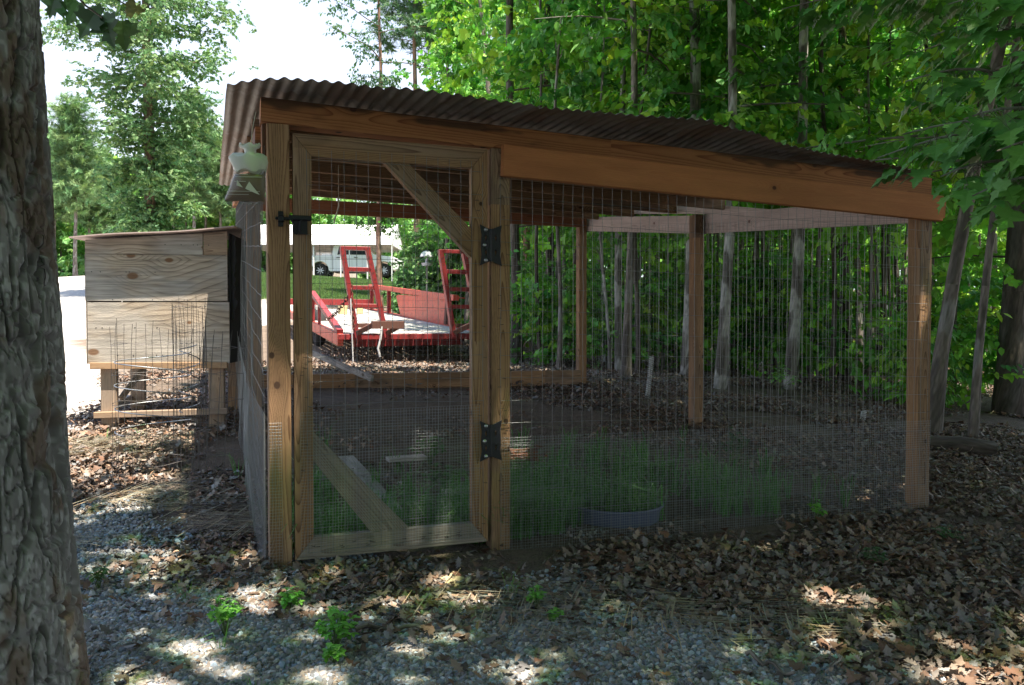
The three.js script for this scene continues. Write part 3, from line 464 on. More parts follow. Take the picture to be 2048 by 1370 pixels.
// ------------------------------------------------------------------ red equipment trailer behind the pen
{
  const c = at(676, 668, 11.4), tr = thing('trailer', c, TH, 'red flatbed equipment trailer with two upright loading ramps and a plank deck', 'trailer');
  const U = 0.054, dk = (w, y, l) => V(w, y + U * l, -l), W = 2.28, N = 15, pw = (W - 0.16) / N;
  for (let i = 0; i < N; i++) { const w = 0.08 + (i + 0.5) * pw; part('deck_plank', new MB().plank(dk(w, -0.02 - 0.003 * (i % 3), 0.1), dk(w, -0.02 - 0.003 * (i % 3), 10), pw - 0.012, 0.04, V(1, 0, 0), 0.004, [i * 0.37, i * 0.13]), M.deck, tr); }
  const bar = (name, a, b, w, th, mat = M.red, up = V(0, 1, 0)) => part(name, new MB().plank(a, b, w, th, up, 0.004), mat, tr);
  bar('side_rail', dk(0.03, -0.08, -0.02), dk(0.03, -0.06, 10), 0.17, 0.08, M.orange); bar('side_rail', dk(W - 0.03, -0.08, -0.02), dk(W - 0.03, -0.06, 10), 0.17, 0.08, M.orange);
  bar('rear_crossbar', V(0, -0.04, 0.02), V(W, -0.04, 0.02), 0.08, 0.09, M.red); bar('rear_frame', V(0.3, -0.14, -0.5), V(W - 0.3, -0.12, -0.5), 0.12, 0.12, M.red);
  bar('front_board', dk(0.05, 0.18, 10), dk(W, 0.18, 10), 0.16, 0.06, M.red);
  for (const w of [0.1, W - 0.1]) bar('front_post', dk(w, -0.1, 10), dk(w, 0.2, 10), 0.07, 0.05, M.red, V(1, 0, 0));
  for (let i = 0; i < 5; i++) bar('crossmember', dk(0.1, -0.13, 1 + i * 2), dk(W - 0.1, -0.13, 1 + i * 2), 0.12, 0.06, M.rustdark);
  bar('tail_rail', dk(0.03, 0.03, 0.0), dk(0.02, 0.53, 3.3), 0.07, 0.09, M.red); bar('tail_rail', dk(0.02, 0.53, 3.32), dk(0.02, 0.5, 6.4), 0.07, 0.09, M.red);
  for (const l of [2.4, 3.3, 4.8, 6.2]) bar('rail_stay', dk(0.03, 0, l), dk(0.03, Math.min(0.5, 0.155 * l), l), 0.05, 0.05, M.red, V(1, 0, 0));
  // right hand fender panel with its open rail
  const pan = new MB(), fp = [[2.0, 0.0], [5.9, 0.0], [6.35, 0.42], [6.2, 0.46], [2.0, 0.5]].map(([l, y]) => [l, y + U * l]); pan.prism(fp, 0.02, -0.02);
  const pg = pan.geo(); pg.rotateY(Math.PI / 2); pg.translate(W - 0.05, 0, 0); part('fender_panel', pg, M.orange, tr);
  bar('fender_rail', dk(W - 0.06, 0.5, 1.6), dk(W - 0.06, 0.62, 9.6), 0.1, 0.1, M.orange);
  for (const l of [7.2, 9.4]) bar('rail_stay', dk(W - 0.06, 0, l), dk(W - 0.06, 0.58, l), 0.09, 0.06, M.red, V(1, 0, 0));
  bar('fender_top', dk(W + 0.1, 0.49, 2.0), dk(W + 0.1, 0.49, 6.1), 0.26, 0.02, M.orange, V(1, 0, 0));
  bar('fender_bracket', dk(W - 0.1, 0.46, 2.0), dk(W - 0.12, 0.02, 2.05), 0.06, 0.05, M.rustdark);
  const tyre = std({ color: C(0.02, 0.02, 0.02), roughness: 0.9 }), hubm = std({ color: C(0.35, 0.33, 0.32), metalness: 0.6, roughness: 0.5 });
  for (const w of [0.22, W + 0.12]) for (const l of [4.0, 5.1]) { const g = sub('wheel', tr); g.position.copy(dk(w, -0.1, l)); g.position.y = groundY(...(() => { const p = tr.position, X = p.x + CS * w - SN * l, Z = -p.z + SN * w + CS * l; return [X, Z]; })()) - tr.position.y + 0.36;
    const t = new THREE.TorusGeometry(0.26, 0.1, 10, 24); t.rotateY(Math.PI / 2); part('tyre', t, tyre, g); const d = new THREE.CylinderGeometry(0.2, 0.2, 0.12, 18); d.rotateZ(Math.PI / 2); part('rim', d, hubm, g); }
  // loading ramps, stood up at the rear
  const ramp = (w0, label) => { const r = sub('ramp', tr); r.position.set(w0, 0, 0.05); const wd = 0.46, H = 1.2, lean = -0.19, B = (n, a, b, w, t, m = M.red, up) => part(n, new MB().plank(a, b, w, t, up || V(0, 0, 1), 0.004), m, r);
    const X = (y) => lean * y / H;
    B('ramp_side', V(0.04, -0.05, 0), V(X(H) + 0.03, H, 0.0), 0.11, 0.065); B('ramp_side', V(wd, -0.05, 0), V(X(H) + wd - 0.07, H, 0), 0.11, 0.065);
    for (const y of [0.12, 0.4, 0.66, 0.92]) B('ramp_rung', V(X(y) + 0.07, y, 0), V(X(y) + wd - 0.04, y, 0), 0.09, 0.06, y < 0.2 ? M.rustdark : M.red); B('ramp_rung', V(X(H), H + 0.02, 0), V(X(H) + wd - 0.04, H + 0.02, 0), 0.11, 0.05);
    B('ramp_foot', V(0.2, 0.13, 0.28), V(wd + 0.2, 0.13, 0.28), 0.09, 0.11, M.rustdark); B('ramp_foot', V(0.05, 0.02, 0.03), V(0.24, 0.14, 0.26), 0.07, 0.07, M.rustdark); B('ramp_foot', V(wd + 0.02, 0.02, 0.03), V(wd + 0.18, 0.14, 0.26), 0.07, 0.07, M.rustdark); };
  ramp(0.22); ramp(1.66);
  { // chain from the tail rail to the ramp
    const link = new THREE.TorusGeometry(0.026, 0.0075, 5, 10), mb = new MB(), run = (a, b, dip, n) => { for (let i = 0; i < n; i++) { const u = (i + 0.5) / n, p = a.clone().lerp(b, u); p.y -= dip * 4 * u * (1 - u); const d = b.clone().sub(a); d.y -= dip * 4 * (1 - 2 * u); const q = new THREE.Quaternion().setFromUnitVectors(V(1, 0, 0), d.normalize()); q.multiply(EQ(0, i % 2 ? Math.PI / 2 : 0, 0)); mb.add(link, M4(p, q, V(1.35, 0.9, 0.9))); } };
    run(dk(-0.04, 0.2, 0.25).setX(-0.13), V(0.17, 0.62, 0.07), 0.08, 13); run(V(0.17, 0.7, 0.09), V(0.2, 0.08, 0.12), 0, 11);
    part('chain', mb, M.rustdark, tr);
  }
  const strap = std({ color: C(0.55, 0.55, 0.55) });
  part('strap', new MB().tube([V(0.56, 0.13, 0.36), V(0.54, -0.06, 0.37), V(0.5, -0.2, 0.37), V(0.53, -0.32, 0.37)], 0.016, 6, true), strap, tr);
  part('cord', new MB().tube([V(0.15, 0.5, 0.2), V(0.16, 0, 0.24), V(0.17, -0.4, 0.26)], 0.009, 4), strap, tr);
}
{ // pale offcuts on the trailer deck
  const mt = std({ color: C(0.62, 0.5, 0.26) });
  const tr = scene.getObjectByName('trailer'), onDeck = (w, l, y) => { const [cs, sn] = [CS, SN]; return V(tr.position.x + cs * w - sn * l, tr.position.y + 0.054 * l + y, tr.position.z - sn * w - cs * l); };
  const a = thing('wood_block', onDeck(1.05, 6.6, 0.09), 0.5, 'upright yellowish wood block on the trailer deck, left one', 'wood block'); part('block', new MB().box(0, 0, 0, 0.16, 0.2, 0.18, 0.008), mt, a);
  const b = thing('wood_block', onDeck(1.45, 6.7, 0.09), 0.2, 'yellowish wood block on the trailer deck, right of the other block', 'wood block'); part('block', new MB().box(0, 0, 0, 0.14, 0.16, 0.14, 0.008), mt, b);
}
// ------------------------------------------------------------------ carport and white pickup on the far lawn
{
  const Z = 46, k = Z / FOC, org = at(640, 545, Z); org.y = groundY(org.x, Z) + 0.02;
  const white = phys({ color: C(0.78, 0.79, 0.8), roughness: 0.25, clearcoat: 0.6 }), glass = phys({ color: C(0.02, 0.025, 0.03), roughness: 0.12, specularIntensity: 0.5 }), black = std({ color: C(0.02, 0.02, 0.022) }), rim = std({ color: C(0.62, 0.63, 0.65), metalness: 0.6, roughness: 0.4 }), lamp = std({ color: C(0.7, 0.7, 0.7), roughness: 0.2 });
  const t = thing('pickup_truck', org, 0.0, 'white crew cab pickup truck parked under the carport, facing right', 'pickup truck');
  const Wd = 1.95, wheelR = 0.4, wb = 3.66;
  const arch = (cx) => { const a = []; for (let i = 0; i <= 10; i++) { const q = Math.PI - i / 10 * Math.PI; a.push([cx + 0.52 * Math.cos(q), 0.42 + 0.52 * Math.sin(q)]); } return a; };
  const out = [[-1.25, 0.55], [-1.25, 1.2], [0.62, 1.24], [0.7, 1.24], [0.82, 1.78], [1.05, 1.86], [2.2, 1.86], [2.55, 1.76], [3.1, 1.27], [4.2, 1.14], [4.42, 1.02], [4.5, 0.5], [4.2, 0.42]];
  const low = [...arch(wb).reverse(), [3.0, 0.36], [0.6, 0.36], ...arch(0).reverse(), [-0.7, 0.5]];
  const ext = (pts, depth, z, bev = 0.03) => { const g = new THREE.ExtrudeGeometry(new THREE.Shape(pts.map((q) => new THREE.Vector2(...q))), { depth: depth - 2 * bev, bevelEnabled: true, bevelSize: bev, bevelThickness: bev, bevelSegments: 2 }); g.translate(0, 0, z + bev); return g; };
  part('body', ext([...out.reverse(), ...low.reverse()], Wd, -Wd), white, t);
  const win = (pts, z, n = 'window') => part(n, ext(pts, 0.03, z, 0.004), glass, t);
  for (const z of [-0.014, -Wd - 0.016]) { win([[1.0, 1.3], [1.65, 1.3], [1.65, 1.76], [1.12, 1.76]], z); win([[1.73, 1.3], [2.95, 1.28], [2.5, 1.7], [2.2, 1.76], [1.73, 1.76]], z); }
  for (const x of [1.69, 0.75, 2.9]) part('door_seam', new MB().box(x, 0.86, 0.002, 0.012, 0.8, 0.006, 0.001), black, t);
  for (const x of [1.05, 2.05]) part('door_handle', new MB().box(x, 1.14, 0.02, 0.2, 0.035, 0.03, 0.008), black, t);
  part('wing_mirror', new MB().box(2.72, 1.36, 0.1, 0.12, 0.18, 0.16, 0.03), white, t);
  part('headlight', new MB().box(4.38, 0.98, -0.2, 0.16, 0.18, 0.4, 0.02), lamp, t); part('headlight', new MB().box(4.38, 0.98, -1.75, 0.16, 0.18, 0.4, 0.02), lamp, t);
  part('front_bumper', new MB().box(4.5, 0.58, -Wd / 2, 0.12, 0.24, Wd - 0.1, 0.03), black, t); part('running_board', new MB().box(1.85, 0.32, 0.0, 2.2, 0.06, 0.14, 0.02), black, t);
  for (const x of [0, wb]) for (const z of [-0.13, -Wd + 0.13]) { const w = sub('wheel', t); w.position.set(x, wheelR, z); const g = new THREE.TorusGeometry(0.3, 0.1, 10, 26); part('tyre', g, std({ color: C(0.02, 0.02, 0.02) }), w);
    const mb = new MB(); for (let i = 0; i < 8; i++) { const a = i / 8 * 2 * Math.PI; mb.plank(V(0.04 * Math.cos(a), 0.04 * Math.sin(a), 0.05), V(0.24 * Math.cos(a), 0.24 * Math.sin(a), 0.05), 0.05, 0.02, V(-Math.sin(a), Math.cos(a), 0)); } mb.add(new THREE.TorusGeometry(0.245, 0.022, 6, 24), M4(V(0, 0, 0.05))); mb.add(new THREE.CylinderGeometry(0.05, 0.05, 0.04, 12), M4(V(0, 0, 0.05), EQ(0, Math.PI / 2, 0))); part('rim', mb, rim, w); part('brake_disc', new THREE.CylinderGeometry(0.23, 0.23, 0.02, 18).rotateX(Math.PI / 2), black, w); }
  const cp = thing('carport', V(org.x, org.y, org.z), 0, 'white metal carport with a ridged roof on thin white posts over the pickup', 'carport');
  const wm = std({ color: C(0.8, 0.8, 0.8), roughness: 0.5 }), X0 = at(490, 545, Z).x - org.x, X1 = at(786, 545, Z).x - org.x, fz = 0.25, bz = -4.6, eave = at(640, 483, Z - 0.9).y - org.y, ridge = at(640, 448, Z + 1.8).y - org.y;
  const roof = new MB(), prof = [[fz + 0.1, eave - 0.12], [fz + 0.02, eave + 0.05], [(fz + bz) / 2, ridge], [bz - 0.02, eave + 0.05], [bz - 0.1, eave - 0.12]];
  const nr = 30; for (let i = 0; i < nr; i++) { const xa = lerp(X0, X1, i / nr), xb = lerp(X0, X1, (i + 0.85) / nr), xc = lerp(X0, X1, (i + 1) / nr); for (let q = 0; q < 4; q++) { const [z0, y0] = prof[q], [z1, y1] = prof[q + 1]; roof.quad(V(xa, y0, z0), V(xb, y0, z0), V(xb, y1, z1), V(xa, y1, z1)); roof.quad(V(xb, y0, z0), V(xb + 0.02, y0 + 0.03, z0), V(xb + 0.02, y1 + 0.03, z1), V(xb, y1, z1)); roof.quad(V(xb + 0.02, y0 + 0.03, z0), V(xc, y0, z0), V(xc, y1, z1), V(xb + 0.02, y1 + 0.03, z1)); } }
  part('roof', roof, wm, cp);
  for (const x of [X1, X0]) { const m = new MB().prism([[-fz, eave - 0.1], [-bz, eave - 0.1], [-(fz + bz) / 2, ridge - 0.03]], 0.02, -0.02).geo(); m.rotateY(Math.PI / 2); m.translate(x - 0.05, 0, 0); part('gable', m, wm, cp); }
  for (const px of [576, 629, 683, 736, 785]) for (const z of [fz - 0.08, bz + 0.08]) { const x = at(px, 545, Z).x - org.x; part('post', new MB().plank(V(x, -0.3, z), V(x, eave + 0.02, z), 0.07, 0.07, V(1, 0, 0), 0.005), wm, cp); }
  const sh = thing('utility_shed', V(org.x - 0.6, groundY(org.x, Z + 7), -(Z + 7)), 0, 'small beige shed seen through the open carport behind the pickup', 'shed');
  const bg = std({ color: C(0.55, 0.5, 0.42) }); part('wall', new MB().box(-0.5, 1.0, 0, 3.2, 2.0, 2.4, 0.02), bg, sh); part('roof', new MB().prism([[-2.3, 1.95], [1.3, 1.95], [1.2, 2.1], [-2.2, 2.1]], 1.4, -1.4), std({ color: C(0.4, 0.4, 0.4) }), sh); part('window', new MB().box(-0.1, 1.2, 1.21, 1.1, 0.7, 0.03, 0.005), std({ color: C(0.6, 0.62, 0.6), roughness: 0.2 }), sh); part('door', new MB().box(-1.4, 0.95, 1.21, 0.7, 1.7, 0.03, 0.005), std({ color: C(0.2, 0.18, 0.16) }), sh);
}
const SPOTS = [[1.4, 2.55, 0.42], [1.85, 2.4, 0.4], [-0.9, 2.95, 0.16], [-1.15, 2.35, 0.2], [-0.95, 2.1, 0.14], [0.55, 3.1, 0.12], [2.2, 3.4, 0.1], [1.35, 3.75, 0.1], [0.4, 2.75, 0.14], [3.0, 3.9, 0.1]];
// ------------------------------------------------------------------ leaves, twigs, bark
const OUT = { // half outlines, x along the leaf, y to the side; mirrored
  maple: [[0, 0], [-0.04, 0.2], [0.1, 0.3], [0.08, 0.5], [0.28, 0.42], [0.36, 0.55], [0.46, 0.3], [0.5, 0.16], [0.7, 0.3], [0.72, 0.16], [1, 0]],
  star: [[0, 0], [0.02, 0.32], [0.3, 0.5], [0.42, 0.2], [0.66, 0.28], [1, 0]],
  ovate: [[0, 0], [0.28, 0.26], [0.62, 0.24], [1, 0]],
  oak: [[0, 0], [0.14, 0.1], [0.24, 0.22], [0.34, 0.12], [0.46, 0.3], [0.58, 0.14], [0.72, 0.28], [0.8, 0.14], [1, 0]],
  beech: [[0, 0], [0.25, 0.2], [0.55, 0.23], [0.8, 0.14], [1, 0]],
};
function leafInto(mb, kind, m, curl = 0.12, fold = 0.15, r = null) { // one leaf of length 1, folded along its midrib and bent
  const o = OUT[kind], P = ([x, y], s) => { const b = r ? 0.05 * (r() - 0.5) : 0; return V(x, -curl * x * x + fold * Math.abs(y) + b, y * s).applyMatrix4(m); };
  const mid = (x) => V(x, -curl * x * x, 0).applyMatrix4(m);
  for (const s of [1, -1]) { let prev = P(o[0], s), pm = mid(0); for (let i = 1; i < o.length; i++) { const q = P(o[i], s), qm = i === o.length - 1 ? q : mid(clamp(o[i][0], 0, 1)); const f = (a, b, c) => s > 0 ? mb.tri(a, c, b, [a.x, a.z], [c.x, c.z], [b.x, b.z]) : mb.tri(a, b, c, [a.x, a.z], [b.x, b.z], [c.x, c.z]); f(pm, prev, q); if (i < o.length - 1) f(pm, q, qm); prev = q; pm = qm; } }
}
function twigGeo(seed, kind, n, len, size, spread = 1) { // a spray of leaves along a thin stem, nearly level
  const r = rng(seed), mb = new MB();
  mb.color([0.5, 0.42, 0.3]); mb.tube([V(0, 0, 0), V(len * 0.5, 0.02, 0), V(len, -0.01, 0)], 0.003, 3);
  for (let i = 0; i < n; i++) { const u = (i + 0.6) / n, side = i % 2 ? 1 : -1, k = 0.75 + 0.5 * r(), yaw = i === n - 1 ? 0 : side * (0.5 + 0.7 * r()), q = EQ(yaw, 1.0 * spread * (r() - 0.5), -0.1 - 0.8 * r()); q.multiply(EQ(0, 1.2 * (r() - 0.5), 0));
    const t = 0.75 + 0.5 * r(); mb.color([t * (0.85 + 0.3 * r()), t, t * (0.8 + 0.3 * r())]);
    leafInto(mb, kind, M4(V(len * u, 0.01 + 0.12 * len * (r() - 0.5), side * (0.015 + 0.12 * len * r())), q, size * k), 0.15, 0.14); }
  return mb.geo();
}
function pineGeo(seed, n = 34, len = 0.4) { const r = rng(seed), mb = new MB(); mb.color([0.6, 0.5, 0.3]); mb.tube([V(0, 0, 0), V(len, 0.06, 0)], 0.008, 3);
  for (let i = 0; i < n; i++) { const u = 0.25 + 0.75 * (i / n), a = r() * 6.28, d = V(0.75, Math.sin(a) * 0.8, Math.cos(a) * 0.8).normalize(), p = V(len * u, 0.06 * u, 0), s = V(-d.z, 0.2, d.x).normalize().multiplyScalar(0.012); const t = 0.8 + 0.4 * r(); mb.color([t, t, t]); const e = p.clone().addScaledVector(d, 0.2 + 0.08 * r()); mb.tri(p.clone().add(s), p.clone().sub(s), e); }
  return mb.geo(); }
const leafMat = (tr = 0.45, rough = 0.75) => phys({ color: C(1, 1, 1), vertexColors: true, roughness: rough, transmission: tr, thickness: 0, side: THREE.DoubleSide, specularIntensity: 0.6 });
M.leaf = leafMat(0.5); M.needle = leafMat(0.25); M.near = leafMat(0.4, 0.5);
function barkTex(seed, a, b, lich, k) { return tex(256, 512, (u, v) => { const p = fbm(u * 14, v * 6, seed, 4), l = sstep(fbm(u * 7, v * 5, seed + 5, 4), 0.5, 0.62), f = noise(u * 60, v * 30, seed + 2); let c = mix3(a, b, sstep(p, 0.35, 0.65)); c = mix3(c, lich, l * k); return c.map((q) => q * (0.75 + 0.5 * f)); }, [1 / 0.8, 1 / 1.6], true); }
const barkBump = tex(256, 512, (u, v) => { const q = 0.6 * fbm(u * 20, v * 7, 301, 4) + 0.4 * noise(u * 50, v * 24, 302); return [q, q, q]; }, [1 / 0.8, 1 / 1.6]);
const bark = (map) => std({ map, bumpMap: barkBump, bumpScale: 0.02, roughness: 0.95 });
M.barkPale = bark(barkTex(201, [0.19, 0.175, 0.155], [0.1, 0.09, 0.078], [0.48, 0.47, 0.44], 0.7));
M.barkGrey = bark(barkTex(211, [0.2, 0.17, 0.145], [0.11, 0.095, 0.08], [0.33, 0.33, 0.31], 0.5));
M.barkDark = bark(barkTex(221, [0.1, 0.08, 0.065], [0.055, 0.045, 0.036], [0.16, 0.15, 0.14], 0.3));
M.barkRed = bark(barkTex(231, [0.26, 0.15, 0.1], [0.15, 0.09, 0.065], [0.3, 0.24, 0.2], 0.3));
const TW = { wood: [twigGeo(401, 'star', 11, 0.44, 0.122), twigGeo(402, 'ovate', 11, 0.42, 0.112)], far: twigGeo(403, 'ovate', 8, 0.6, 0.19), oak: twigGeo(405, 'beech', 11, 0.5, 0.15, 2), pine: pineGeo(404), small: twigGeo(406, 'ovate', 9, 0.3, 0.075), maple: twigGeo(407, 'maple', 6, 0.38, 0.15) };
const GREEN = [[0.22, 0.5, 0.04], [0.14, 0.39, 0.045], [0.31, 0.55, 0.045], [0.1, 0.32, 0.055]];
function copies(name, geo, mat, list, parent, kind) { // list of [Matrix4, [r,g,b]]
  const im = shadows(new THREE.InstancedMesh(geo, mat, list.length)); im.name = parent === scene ? numbered(name) : name; const c = new THREE.Color();
  list.forEach(([m, k], i) => { im.setMatrixAt(i, m); im.setColorAt(i, c.setRGB(...k)); }); parent.add(im); if (kind) im.userData.kind = kind; return im; }
function tint(r, base, v = 0.3) { const k = 1 - v / 2 + v * r(), h = (r() - 0.5) * 0.3; return [base[0] * k * (1 + h), base[1] * k, base[2] * k * (1 - h)]; }
// one tree: trunk curve from the ground up, limbs, and sprays of leaves round the limbs
function tree(name, label, group, o) {
  const r = rng(o.seed), foot = o.foot, H = o.h, g = thing(name, foot, 0, label, o.cat ?? 'tree', group);
  const bx = o.bend ?? [0, 0], curve = (u) => V(bx[0] * u + 0.05 * Math.sin(u * 9 + o.seed) * (o.wob ?? 1), H * u, -(bx[1] ?? 0) * u + 0.05 * Math.cos(u * 8 + o.seed) * (o.wob ?? 1));
  const c0 = curve(0), P = (u) => { const p = curve(u); p.x -= c0.x; p.z -= c0.z; if (o.mid) p.x += o.mid * Math.sin(Math.min(1, u / (o.midTo ?? 1)) * Math.PI); return p; };
  const mb = new MB(), pts = [], n = 16; for (let i = 0; i <= n; i++) pts.push(P(i / n).add(V(0, i ? 0 : -0.25, 0)));
  mb.tube(pts, (u) => o.r * (1 - 0.72 * u) * (1 + 0.45 * Math.exp(-u * H * 3)), 12);
  const list = [], nl = o.limbs, up = o.up ?? 0.35;
  for (let i = 0; i < nl; i++) {
    const u = lerp(o.from ?? 0.15, 0.99, (i + r()) / nl), b = P(u), a = o.sector ? lerp(...o.sector, r()) : i * 2.4 + r(), sh = o.shape ? o.shape(u) : 1 - 0.55 * u, Ln = o.reach * sh * (0.6 + 0.6 * r()), d = V(Math.cos(a), up * (0.4 + r()), Math.sin(a)), lp = [];
    for (let k = 0; k <= 4; k++) { const q = k / 4; lp.push(b.clone().addScaledVector(d, Ln * q).add(V(0.06 * Ln * (r() - 0.5), -(o.droop ?? 0.2) * Ln * q * q, 0.06 * Ln * (r() - 0.5)))); }
    mb.tube(lp, (q) => Math.min(o.r * 0.3, 0.007 * Ln + 0.003) * (1 - 0.85 * q) + 0.0015, 5);
    for (let k = 0; k < o.twigs; k++) { const q = Math.pow(r(), 0.7), f = q * 4, i0 = Math.min(3, Math.floor(f)), p = lp[i0].clone().lerp(lp[i0 + 1], f - i0), w = (o.spread ?? 0.35) * (0.4 + q);
      p.add(V((r() - 0.5) * w * 2, (r() - 0.45) * w * 1.2, (r() - 0.5) * w * 2)); if (o.skip && o.skip(p.x + foot.x, p.y + foot.y, -(p.z + foot.z))) continue; const yaw = r() * 6.28, sc = (o.scale ?? 1) * (0.75 + 0.5 * r());
      list.push([M4(p, EQ(yaw, (r() - 0.5) * 1.5, (r() - 0.6) * 1.3), sc), tint(r, o.tint ?? GREEN[i % 4], 0.5)]); }
  }
  part('trunk', mb, o.bark, g); if (list.length) copies('crown', o.twig, o.leaf ?? M.leaf, list, g, 'stuff'); return g;
}
const litGround = (X, Z) => { const [s, t] = toST(X, Z); return (1 - sstep(s, -0.55, 0.15)) * sstep(t + 0.25 * (noise(X * 2, Z * 2, 5) - 0.5) + 0.12 * s, 0.6, 1.15); }; // open to the sun
//==TREES==
const foot = (px, Z) => { const p = at(px, 640, Z); return G(p.x, Z); };
// woodland edge and woodland behind the pen: [px at the foot, distance, radius m, bark, px the top leans by at eye level.., label]
const edge = [
  [1240, 11, 0.05, 'barkPale', -0.1, 'slender pale grey trunk above the roof, left of the thick mottled one'],
  [1272, 12.4, 0.075, 'barkGrey', -0.05, 'straight grey-brown trunk right beside the slender pale trunk above the roof'],
  [1378, 10.4, 0.088, 'barkPale', -0.1, 'thickest pale lichen-mottled trunk rising behind the middle of the roof'],
  [1440, 9.2, 0.064, 'barkPale', 0.27, 'mottled grey trunk seen through the mesh right of the pen mid post'],
  [1580, 9.6, 0.07, 'barkPale', 0.55, 'leaning pale trunk that passes from the mesh to above the roof right part'],
  [1690, 11.2, 0.075, 'barkDark', 0.05, 'dark straight trunk in the wood right of the leaning pale one'],
  [1722, 12.5, 0.055, 'barkGrey', 0.0, 'thin grey trunk close beside the dark straight trunk'],
  [1748, 13.5, 0.055, 'barkDark', 0.1, 'thin dark trunk third in the row right of the leaning pale trunk'],
  [1862, 7.2, 0.062, 'barkGrey', 1.5, 'curved grey trunk leaning right just behind the pen right corner post'],
  [1946, 7.0, 0.034, 'barkGrey', 0.95, 'thin speckled sapling leaning right near the picture right edge'],
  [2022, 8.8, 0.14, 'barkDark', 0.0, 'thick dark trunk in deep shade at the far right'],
  [1252, 9.6, 0.05, 'barkGrey', 0.0, 'grey trunk standing behind the mesh left of the pen mid post'],
  [1505, 12.2, 0.035, 'barkPale', 0.05, 'very thin pale stem behind the mesh between two mottled trunks'],
  [1095, 14, 0.085, 'barkDark', 0.1, 'dark trunk seen through the mesh left of the pen rear corner post'],
  [1033, 13, 0.085, 'barkDark', -0.05, 'dark trunk seen close right of the hinge post above the sawn log'],
  [1040, 17, 0.08, 'barkGrey', -1.2, 'grey trunk slanting left above the roof near its left third'],
  [1058, 18, 0.09, 'barkRed', 0.1, 'reddish pine-like trunk above the roof beside the slanting grey one'],
  [1140, 16, 0.07, 'barkDark', 1.1, 'dark trunk slanting right behind the leaves above the roof middle'],
];
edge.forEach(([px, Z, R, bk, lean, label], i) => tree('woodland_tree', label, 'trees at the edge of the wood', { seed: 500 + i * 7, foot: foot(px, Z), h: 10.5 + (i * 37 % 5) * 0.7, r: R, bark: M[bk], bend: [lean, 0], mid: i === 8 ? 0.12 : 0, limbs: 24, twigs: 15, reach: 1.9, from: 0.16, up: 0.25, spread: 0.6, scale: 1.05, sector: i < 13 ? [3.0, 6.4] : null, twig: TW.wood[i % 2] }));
{ // deeper trees of the same wood
  const r = rng(900); let n = 0, tries = 0; const placed = edge.map(([px, Z]) => { const f = foot(px, Z); return [f.x, -f.z]; });
  while (n < 74 && tries++ < 4000) { const Z = 12.5 + 26 * Math.pow(r(), 0.8), px = 930 + r() * 1400; if (px < 1180 && Z < 17) continue; const f = foot(px, Z), q = [f.x, -f.z]; if (placed.some(([x, z]) => Math.hypot(x - q[0], z - q[1]) < 1.1)) continue; const [s, t] = toST(...q); if (s < 3.2 && t < 19) continue; placed.push(q); n++;
    tree('woodland_tree', 'slim forest tree deep in the leafy wood behind the pen', 'trees deep in the wood', { seed: 1000 + n * 3, foot: f, h: 9 + 5 * r(), r: 0.05 + 0.06 * r(), bark: M[['barkGrey', 'barkDark', 'barkPale', 'barkDark'][n % 4]], bend: [(r() - 0.5) * 1.6, 0], limbs: 16, twigs: 14, reach: 2.4, from: 0.2, up: 0.25, spread: 0.8, scale: 1.2, twig: TW.wood[n % 2] }); }
}
{ // thin saplings that stripe the wood
  const r = rng(321); for (let i = 0; i < 96; i++) { const Z = 9.5 + 13 * r(), px = 1060 + 1000 * r(), f = foot(px, Z), [s, t] = toST(f.x, -f.z); if (s < 4 && t < 7) continue;
    tree('sapling', 'thin bare-stemmed sapling among the larger trunks of the wood', 'saplings in the wood', { seed: 3300 + i, foot: f, h: 6.5 + 4 * r(), r: 0.02 + 0.03 * r() * r(), bark: M[['barkGrey', 'barkDark', 'barkPale'][i % 3]], bend: [(r() - 0.5) * 0.8, 0], wob: 1.2, limbs: 10, twigs: 8, reach: 0.9, from: 0.3, up: 0.4, spread: 0.5, twig: TW.wood[i % 2] }); } }
{ // the wood closes behind them as one mass of leaves
  const r = rng(77), list = [];
  while (list.length < 11000) { const Z = 24 + 28 * r(), px = 860 + r() * 1500, p = at(px, 640, Z), g = groundY(p.x, Z), y = g + 11 * Math.pow(r(), 1.3); const cl = fbm(p.x * 0.35 + y * 0.5, Z * 0.35 - y * 0.3, 9); if (cl < 0.38) continue;
    list.push([M4(V(p.x, y, -Z), EQ(r() * 6.28, (r() - 0.5) * 0.9, (r() - 0.6) * 0.8), 1.1 + 0.9 * r()), tint(r, GREEN[list.length % 4], 0.6)]); }
  tag(copies('woodland_foliage', TW.far, M.leaf, list, scene, 'stuff'), 'dense mass of green woodland leaves filling the distance behind the trunks');
}
{ // undergrowth: shrubs at the edge of the wood
  const r = rng(66), spots = [[1075, 13.5, 1.6], [1120, 12, 1.2], [1190, 14, 1.8], [1300, 11.5, 1.3], [1345, 13, 1.7], [1480, 11.5, 1.6], [1540, 12.5, 1.6], [1625, 11, 1.5], [1820, 9, 0.8], [1900, 10.5, 1.5], [2060, 9.2, 1.4], [1400, 15, 2.0], [1250, 17, 2.4], [1720, 16, 2.4], [1880, 14, 2.4], [2040, 13, 2.2], [1000, 16, 1.7], [1030, 19, 2.2], [1120, 20, 2.6]];
  spots.forEach(([px, Z, h], i) => tree('shrub', 'leafy green shrub among the trunks at the edge of the wood', 'undergrowth shrubs in the wood', { cat: 'shrub', seed: 700 + i, foot: foot(px, Z), h, r: 0.018, bark: M.barkGrey, bend: [(r() - 0.5) * 0.3, 0], limbs: 14, twigs: 13, reach: 0.9, from: 0.12, up: 0.5, spread: 0.3, scale: 0.8, twig: TW.wood[(i + 1) % 2] }));
}
